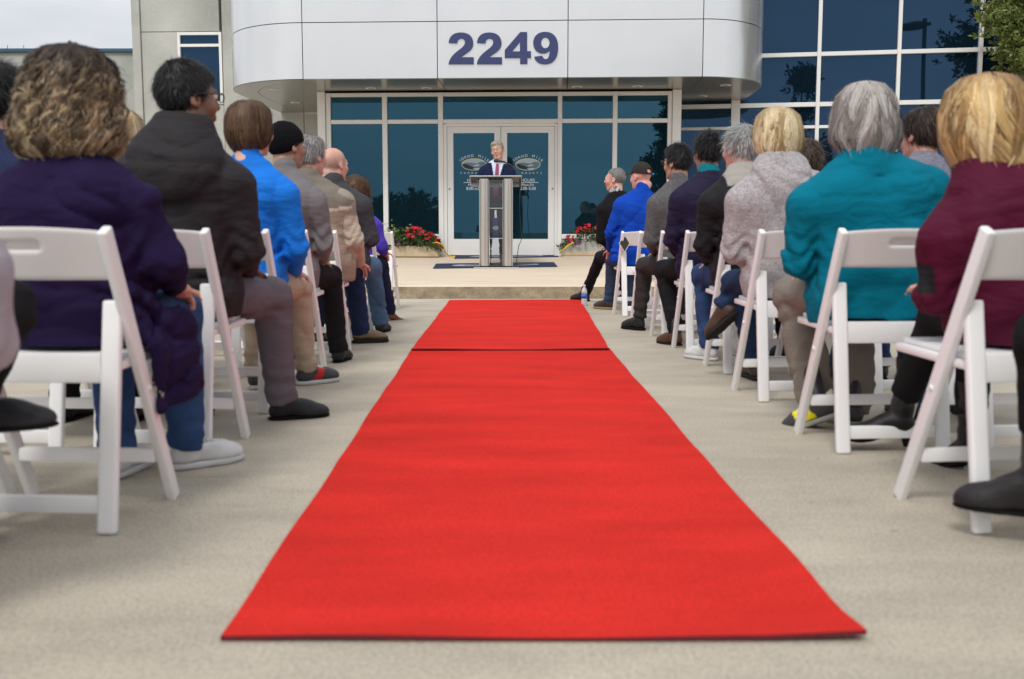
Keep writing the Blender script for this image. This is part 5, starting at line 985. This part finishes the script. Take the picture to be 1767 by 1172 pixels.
for t in np.linspace(.99, .06, 14):
    m = (np.abs(tt-t) < .03) & (np.abs(aa) < .03); b = bb[m].max()+.007 if m.any() else prev; prev = b; wt = .016 if t > .94 else .020+.022*(1-t); c = SI['H']+SI['u']*SI['Lt']*t
    for sgn, off in ((-1, 0), (0, .006), (1, 0)): tie.v.append(tuple(c+SI['r']*sgn*wt+SI['f']*(b+off)))
n = len(tie.v)//3
for i in range(n-1):
    for j in (0, 1): tie.f.append((3*i+j, 3*i+j+1, 3*i+4+j, 3*i+3+j))
tie.build('tie', pm('tie_magenta', (.24, .025, .09), .6, .1), sp_, smooth=True)
# ------------------------------------------------------------------ lectern and entrance things
M_ACR = acrylic_mat(.02); M_STEEL = pm('brushed_steel', (.64, .60, .54), .30, .05, 3, .05, 200, metal=.9, stretch=(40, 40, .4)); M_BLACKP = pm('black_plastic', (.012, .012, .013), .45, .05)
M_FROST = pm('acrylic_edge', (.80, .84, .86), .3, .03, trans=.5)
pb = plat(857, 462.5); PYd = pb.y
lec = empty('lectern', pb, R(-1), label='clear acrylic lectern with two steel columns in front of the doors', cat='lectern')
def rel(px, py, dy=0.): p = at(px, py, PYd+dy); return p.x-pb.x, p.z-pb.z
hT = rel(857, 308.7)[1]
for px in (836, 876.3):
    x = rel(px, 400)[0]; s = MB(); n = 14; prof = [(x+.063*math.cos(math.pi+math.pi*i/n), -.045*math.sin(math.pi*i/n)) for i in range(n+1)]
    prof += [(x+.063, .012), (x-.063, .012)]; m = len(prof); s.v = [(a, b, .03) for a, b in prof]+[(a, b, hT) for a, b in prof]; s.f = [tuple(reversed(range(m))), tuple(range(m, 2*m))]+[(i, (i+1) % m, m+(i+1) % m, m+i) for i in range(m)]
    o = s.build('column', M_STEEL, lec, smooth=True); o.data.set_sharp_from_angle(angle=R(40))
    for sx in (-1, 1): s = MB(); s.box(x+sx*.0665-.003, x+sx*.0665+.003, -.05, .30, .031, hT-.02); s.build('side_fin', M_ACR, lec); s = MB(); s.box(x+sx*.0665-.0032, x+sx*.0665+.0032, -.0525, -.0502, .031, hT-.02); s.build('fin_edge', M_FROST, lec)
s = MB(); s.box(-.315, .315, -.07, .38, 0, .014); s.build('base_plate', M_ACR, lec); s = MB(); s.box(-.315, .315, -.0735, -.0705, 0.001, .014); s.build('plate_edge', M_FROST, lec)
xa, xb = rel(844.5, 400)[0], rel(868, 400)[0]
s = MB(); s.box(xa+.004, xb-.004, .0, .006, .03, hT-.01); s.build('front_pane', M_ACR, lec)
for py in (359, 411): z = rel(857, py)[1]; s = MB(); s.box(xa-.1, xb+.1, .014, .30, z-.008, z); s.build('shelf', M_ACR, lec); s = MB(); s.box(xa+.002, xb-.002, -.004, -.001, z-.009, z+.001); s.build('shelf_edge', M_FROST, lec)
zf = rel(857, 303.5)[1]; zb = zf-.125; x0, x1 = rel(811, 303)[0], rel(900, 303)[0]
s = MB(); s.quadbox([(x0, -.06, zf-.012), (x1, -.06, zf-.012), (x1, .36, zb-.012), (x0, .36, zb-.012), (x0, -.06, zf), (x1, -.06, zf), (x1, .36, zb), (x0, .36, zb)]); s.build('reading_board', acrylic_mat(.16), lec)
s = MB(); s.box(x0, x1, -.065, -.0605, zf-.013, zf+.001); s.build('board_edge', M_FROST, lec); s = MB(); s.box(x0, x1, .3605, .375, zb-.013, zb+.03); s.build('board_lip', M_FROST, lec)
for x in (x0, x1): s = MB(); s.bar((x, -.06, zf-.006), (x, .36, zb-.006), .004, .014); s.build('board_edge', M_FROST, lec)
# papers lying on the board, mic, ribbon
pp = empty('paper_sheets', pb+Vector((.0, .0, 0)), R(-1), label='white paper sheets lying on the lectern board', cat='paper')
for i, (dx, w2) in enumerate(((-.02, .11), (.035, .105))):
    s = MB(); a = .012+.003*i; s.quadbox([(dx-w2, .03, zf-.027+a), (dx+w2, .03, zf-.027+a), (dx+w2, .30, zb+.018+a-.012), (dx-w2, .30, zb+.018+a-.012), (dx-w2, .03, zf-.0255+a), (dx+w2, .03, zf-.0255+a), (dx+w2, .30, zb+.0195+a-.012), (dx-w2, .30, zb+.0195+a-.012)]); s.build('sheet', pm('paper', (.82, .82, .82), .8, .02), pp)
mic = empty('microphone', pb, 0, label='black gooseneck microphone arched over the lectern', cat='microphone')
p0 = Vector((x1-.02, .03, zf-.02)); mx_, mz_ = rel(857.5, 278, .18); p3 = Vector((mx_+.02, .20, mz_)); pts = []
for i in range(15):
    t = i/14; a = 1-t; c1 = p0+Vector((-.02, .0, .12)); c2 = p3+Vector((.16, -.02, -.02)); pts.append(a**3*p0+3*a*a*t*c1+3*a*t*t*c2+t**3*p3)
s = MB(); s.tube(pts, [.009]*9+[.011]*6, 8); s.build('gooseneck', M_BLACKP, mic, smooth=True)
dv = (pts[-1]-pts[-2]).normalized(); s = MB(); s.tube([p3-dv*.10, p3, p3+dv*.008, p3+dv*.02, p3+dv*.055, p3+dv*.066], [.013, .018, .018, .026, .027, .012], 12); s.build('capsule', M_BLACKP, mic, smooth=True)
s = MB(); s.tube([p0+Vector((0, 0, .02)), p0, p0-Vector((0, 0, .16))], .012, 8); s.build('clamp', M_BLACKP, mic, smooth=True)
cpts = [p0-Vector((0, 0, .16)), p0+Vector((-.01, .02, -.45)), p0+Vector((.025, .03, -.85)), Vector((x1-.04, .05, .30)), Vector((x1-.075, .02, .05)), Vector((x1-.07, .03, .006)), Vector((x1-.16, .25, .02))]
s = MB(); s.tube(cpts, .005, 6); s.build('cable', M_BLACKP, mic, smooth=True)
rb = empty('ribbon_badge', pb, R(-1), label='blue ribbon with white emblem hanging inside the lectern', cat='badge')
xr = rel(855, 393)[0]
def rz_(py): return rel(855, py)[1]
M_RIB = pm('ribbon_blue', (.01, .035, .32), .5, .1)
s = MB(); w2 = .05; ps = [(-.04, 376), (.04, 376), (.026, 390), (.026, 398), (.046, 411), (-.046, 411), (-.026, 398), (-.026, 390)]
s.v = [(xr+a, .062, rz_(b)) for a, b in ps]+[(xr+a, .074, rz_(b)) for a, b in ps]; s.f = [tuple(range(8)), tuple(reversed(range(8, 16)))]+[(i, 8+i, 8+(i+1) % 8, (i+1) % 8) for i in range(8)]; s.build('ribbon', M_RIB, rb)
s = MB(); s.lathe([(.042, 0), (.042, .006), (.036, .009)], 20); me = s.mesh('emblem', True); me.transform(Matrix.Translation((xr, .060, rz_(393.5))) @ Matrix.Diagonal((1, 1, .7, 1)) @ Matrix.Rotation(math.pi/2, 4, 'X')); link('emblem', me, M_WHITE, rb)
s = MB(); s.tube([(xr, .068, rz_(376)), (xr, .068, rz_(371))], .004, 6); s.build('hanger', M_WHITE, rb)
# door mats with a pale printed swoosh
M_MAT = pm('mat_navy', (.018, .03, .085), .95, .15, 30, .5, 300, speck=.2); M_SW = pm('mat_print', (.45, .47, .52), .9, .2, 20)
for lab, q, cxp, cyp in (('navy floor mat with pale swoosh print under the lectern', ((747, 464), (962, 461), (955.7, 453.5), (752.5, 456)), 855, 459), ('navy floor mat with pale swoosh print against the door sill', ((784, 447), (964, 444), (960, 440.8), (786, 442.5)), 870, 444)):
    P = [plat(*a) for a in q]; s = MB(); s.quadbox([p+Vector((0, 0, .0015)) for p in P]+[p+Vector((0, 0, .010)) for p in P]); mo = s.build('door_mat', M_MAT, label=lab, cat='mat')
    c = sum(P, Vector())/4; hw = (P[1]-P[0])*.5; hd = (P[3]-P[0])*.5
    loop = [c+hw*.72*math.cos(a)+hd*.45*math.sin(a)+Vector((0, 0, .0125)) for a in np.linspace(0, 6.2, 30)]; inner = [c+hw*(.60*math.cos(a)+.06)+hd*(.28*math.sin(a)+.06)+Vector((0, 0, .0125)) for a in np.linspace(0, 6.2, 30)]
    s = MB(); s.v = [tuple(p) for p in loop+inner]; s.f = [(i, (i+1) % 30, 30+(i+1) % 30, 30+i) for i in range(30)]; s.build('print', M_SW, mo)
# planters
M_POT = pm('planter_concrete', (.50, .40, .27), .9, .15, 6, .3, 120); M_LEAF = pm('bedding_leaves', (.045, .085, .022), .6, .35, 9); M_FLO = pm('red_petals', (.48, .004, .022), .6, .3, 30); M_FLP = pm('purple_petals', (.25, .01, .33), .6, .2, 30); M_VAR = pm('pale_leaves', (.22, .28, .08), .6, .3, 12)
def planter(pxl, pxr, pyb, pyt, lab, seed, var=None, flr=None):
    rng = np.random.RandomState(seed); a = plat(pxl, pyb); b = plat(pxr, pyb); Y = (a.y+b.y)/2; c = (a+b)/2; hw = (b.x-a.x)/2; ht = at((pxl+pxr)/2, pyt, Y).z-c.z; o = empty('flower_planter', c, R(-2.5), label=lab, cat='planter')
    s = MB(); d = .19; s.quadbox([(-hw, -d, 0), (hw, -d, 0), (hw, d, 0), (-hw, d, 0), (-hw+.06, -d+.03, ht), (hw-.06, -d+.03, ht), (hw-.06, d-.03, ht), (-hw+.06, d-.03, ht)]); s.build('pot', M_POT, o, bevel=.02, seg=3)
    top = at(0, flr, Y).z-c.z
    V = []; Q = []
    def leaf(P, d_, n_, L, Wd):
        d_ = d_/np.linalg.norm(d_); sd = np.cross(d_, n_); sd /= np.linalg.norm(sd)+1e-9; k = len(V); V.extend([P, P+d_*L*.5+sd*Wd, P+d_*L, P+d_*L*.5-sd*Wd]); Q.append((k, k+1, k+2, k+3))
    def dome():
        x = (rng.rand()*2-1); y = rng.rand()*2-1; r2 = min(1, x*x*.9+y*y*.6); z = (1-r2)**.6*(top-ht*.8)*(.8+.3*rng.rand()); return np.array([x*(hw-.0), y*.24, ht*.8+z])
    for i in range(1500): P = dome(); P[2] = ht*.75+(P[2]-ht*.75)*rng.rand()**.4; d_ = rng.randn(3)+np.array([P[0]*1.5, P[1]*2-.4, .5]); leaf(P, d_, rng.randn(3), .06+.03*rng.rand(), .016)
    fo = link('foliage', mesh_np('foliage', V, Q, False), M_LEAF, o, kind='stuff')
    V = []; Q = []; Vp = []
    for i in range(120):
        P = dome()+np.array([0, -.02, .02])
        if P[2] > ht:
            if var and P[0] < -hw*.1: continue
            ax = rng.randn(3)*.5+np.array([0, -.7, .6]); ax /= np.linalg.norm(ax); e1 = np.cross(ax, (1, 0, 0.1)); e1 /= np.linalg.norm(e1); e2 = np.cross(ax, e1)
            for k in range(5): an = k*1.2566; d_ = e1*math.cos(an)+e2*math.sin(an)+ax*.25; leaf(P, d_, ax, .038, .017)
    link('blossoms', mesh_np('blossoms', V, Q, False), M_FLO, o, kind='stuff')
    V = []; Q = []
    for i in range(1):
        P = np.array([(-.3+.25*i)*hw, -.24, ht+.03+.01*i]); 
        for k in range(5): an = k*1.2566; leaf(P, np.array([math.cos(an), -.3, math.sin(an)]), np.array([0, -1., 0]), .034, .015)
    link('blossoms', mesh_np('blossoms', V, Q, False), M_FLP, o, kind='stuff')
    if var:
        V = []; Q = []
        for i in range(450): P = np.array([-hw*.55+rng.randn()*.14, rng.randn()*.1, ht+abs(rng.randn())*.13]); leaf(P, rng.randn(3)+np.array([0, -.3, .6]), rng.randn(3), .05, .017)
        link('pale_foliage', mesh_np('pale_foliage', V, Q, False), M_VAR, o, kind='stuff')
planter(656, 760, 443, 424, 'concrete planter with red flowers left of the doors', 3, True, 397); planter(964, 1062, 441, 423, 'concrete planter with red flowers right of the doors', 4, None, 388)
M_YEL = pm('yellow_cord', (.75, .45, .02), .5, .05)
def cord(pxs, lab):
    pts = [plat(x, y, .012) if z is None else at(x, y, z) for x, y, z in pxs]; P = []
    for i in range(len(pts)-1):
        a, b, c, d = pts[max(i-1, 0)], pts[i], pts[i+1], pts[min(i+2, len(pts)-1)]
        for t in (0, .25, .5, .75): P.append(.5*((2*b)+(c-a)*t+(2*a-5*b+4*c-d)*t*t+(3*b-a-3*c+d)*t**3))
    P.append(pts[-1]); s = MB(); s.tube(P, .011, 8); s.build('power_cord', M_YEL, smooth=True, label=lab, cat='cord')
cord([(747, 420, 15.75), (756, 419, 15.72), (765, 425, 15.75), (769, 436, 15.8), (776, 442, None), (785, 443, None)], 'yellow cord curling from the left flower planter to the door sill'); cord([(990, 419, 15.6), (980, 424, 15.65), (970, 433, 15.7), (963, 438.5, None), (957, 440.2, None)], 'yellow cord running from the right flower planter to the door sill')
# water bottle and chair tag
bp = gr(1008, 527.5); bt = empty('water_bottle', bp, label='clear plastic water bottle with blue label beside the red carpet', cat='bottle')
M_PET = acrylic_mat(); hb = .22
s = MB(); s.lathe([(.026, 0), (.031, .006), (.032, .05), (.030, .055), (.032, .06), (.032, .075)], 20); s.build('lower_body', M_FROST, bt, smooth=True)
s = MB(); s.lathe([(.0325, .076), (.0325, .125)], 20); s.build('wrap', pm('bottle_label', (.03, .12, .5), .4, .5, 40, stretch=(1, 1, 3)), bt, smooth=True)
s = MB(); s.lathe([(.032, .126), (.031, .150), (.024, .178), (.014, .195), (.013, .205)], 20); s.build('shoulder', M_FROST, bt, smooth=True); s = MB(); s.lathe([(.0145, .206), (.0145, .222), (.012, .224)], 16); s.build('lid', M_WHITE, bt, smooth=True)
tg = at(1077.5, 420, RC[7].location.y-.20); s = MB(); hw, hh = 9.5/F*tg.y, 17/F*tg.y
ps = [(0, hh), (hw*.55, hh*.46), (hw, 0), (hw*.55, -hh*.46), (0, -hh), (-hw*.55, -hh*.46), (-hw, 0), (-hw*.55, hh*.46)]
def dia(sc, y0, y1): s_ = MB(); s_.v = [(a*sc, y0, b*sc) for a, b in ps]+[(a*sc, y1, b*sc) for a, b in ps]; s_.f = [tuple(range(8)), tuple(reversed(range(8, 16)))]+[(i, 8+i, 8+(i+1) % 8, (i+1) % 8) for i in range(8)]; return s_
ct = dia(1, -.004, .004).build('chair_tag', pm('tag_cream', (.62, .52, .36), .7), label='black diamond tag with cream rim hanging on a chair post', cat='tag'); ct.location = tg; ct.rotation_euler = (R(-14), 0, 0); dia(.86, -.0065, -.0042).build('tag_face', pm('tag_black', (.012, .011, .011), .7), ct)
# ------------------------------------------------------------------ trees and street lamps
M_BARK = pm('bark', (.10, .075, .05), .9, .3, 12, .6, 40, stretch=(1, 1, .2)); M_CRN = pm('olive_leaves', (.13, .165, .04), .5, .45, 4, spec=.35); M_CRN2 = pm('dark_leaves', (.035, .05, .022), .7, .4, 3)
def tree(loc, h, r, z0, lab, seed, ntuft, leafL, m=M_CRN, cone=False, per=16, tr=.07):
    rng = np.random.RandomState(seed); o = empty('tree', loc, 0, label=lab, cat='tree'); s = MB()
    s.tube([(0, 0, -.05), (.02, .01, h*.3), (-.02, .03, h*.6), (0, 0, h*.92)], [tr, tr*.8, tr*.5, tr*.12], 10); tips = []
    for i in range(26):
        a = rng.rand()*6.28; zz = z0+(h*.9-z0)*rng.rand(); rr = r*(.55+.45*rng.rand())*((1-(zz-z0)/(h-z0)) if cone else math.sin(math.pi*min(.97, .22+.7*(zz-z0)/(h-z0)))); e = Vector((rr*math.cos(a), rr*math.sin(a), zz+rr*.45)); b = Vector((0, 0, max(z0*.8, zz-rr*.35)))
        s.tube([b, b.lerp(e, .5)+Vector((0, 0, -.05*rr)), e], [tr*.35, tr*.2, tr*.06], 6); tips.append((b, e))
    s.build('trunk', M_BARK, o, smooth=True); V = []; Q = []
    for i in range(ntuft):
        b, e = tips[rng.randint(len(tips))]; t = .35+.68*rng.rand()**.7; c = np.array(b.lerp(e, t))+rng.randn(3)*r*.10
        ax = np.array([c[0], c[1], .4*r])+rng.randn(3)*r*.5; ax /= np.linalg.norm(ax)
        for k in range(per):
            d_ = ax*.9+rng.randn(3)*.65; d_ /= np.linalg.norm(d_); n_ = np.cross(d_, rng.randn(3)); n_ /= np.linalg.norm(n_)+1e-9; P = c+ax*leafL*rng.rand()*1.6; L_ = leafL*(.7+.6*rng.rand()); q = len(V); V.extend([P, P+d_*L_*.5+n_*L_*.2, P+d_*L_, P+d_*L_*.5-n_*L_*.2]); Q.append((q, q+1, q+2, q+3))
    link('crown', mesh_np('crown', V, Q, False), m, o, kind='stuff'); return o
tx = at(1840, 60, 15.2).x
tree((tx, 15.2, .35), 6.4, 1.25, 2.7, 'leafy green tree by the glass wing at the upper right', 5, 3000, .085)
def mirror(px, py, P0, nrm, z):
    d = ray(px, py); o = Vector((0, 0, CAMZ)); t = (P0-o).dot(nrm)/d.dot(nrm); h = o+d*t; r_ = d-2*d.dot(nrm)*nrm; k = (z-h.z)/r_.z; return h+r_*k
M_POLE = pm('lamp_bronze', (.05, .04, .035), .5, .1)
def lamp(px, py, lab, H=7.2):
    p = mirror(px, py, W0w, wey, H); o = empty('street_lamp', (p.x, p.y, 0), R(25), label=lab, cat='street lamp'); s = MB(); s.box(-.07, .07, -.07, .07, .6, H+.25); s.build('pole', M_POLE, o, bevel=.01)
    s = MB(); s.lathe([(.3, 0), (.3, .62), (.26, .66)], 16); s.build('footing', M_WALLC, o); s = MB(); s.v = []; 
    s.lathe([(.02, -.16), (.30, -.13), (.40, -.02), (.40, .06), (.30, .15), (.03, .2)], 20); me = s.mesh('lamp_head', True); me.transform(Matrix.Translation((-.55, 0, H)) @ Matrix.Diagonal((1.5, .9, 1, 1))); link('lamp_head', me, M_POLE, o)
    s = MB(); s.bar((-.1, 0, H), (.25, 0, H), .12, .12); s.build('arm', M_POLE, o); return o
lamp(1597, 44, 'parking lot lamp mirrored in the right glass wing', 9.5)
cpos = mirror(1386, 100, W0w, wey, 6.4); tree((cpos.x, cpos.y, 0), 6.4, 1.25, 1.2, 'pointed evergreen mirrored in the right glass wing', 8, 900, .20, M_CRN2, True, 10, .12)
nb = Vector((ey.x, ey.y, 0))
for i, (px, h, r) in enumerate(((640, 3.2, 2.6), (675, 3.6, 2.5), (712, 4.2, 2.3), (738, 2.8, 2.), (590, 2.8, 2.5), (1085, 3.0, 2.), (1130, 2.8, 2.))):
    p = mirror(px, 402-60, B0, nb, 3.9+.2*i); p = Vector((p.x, max(-75, p.y), 0)); tree(p, h, r, .6, ['broad dark tree', 'tall dark tree', 'tallest dark tree', 'low dark bush', 'wide low bush', 'round dark tree', 'small round bush'][i]+' across the lot, mirrored in the entrance glass', 20+i, 260, .55, M_CRN2, False, 8, .18)
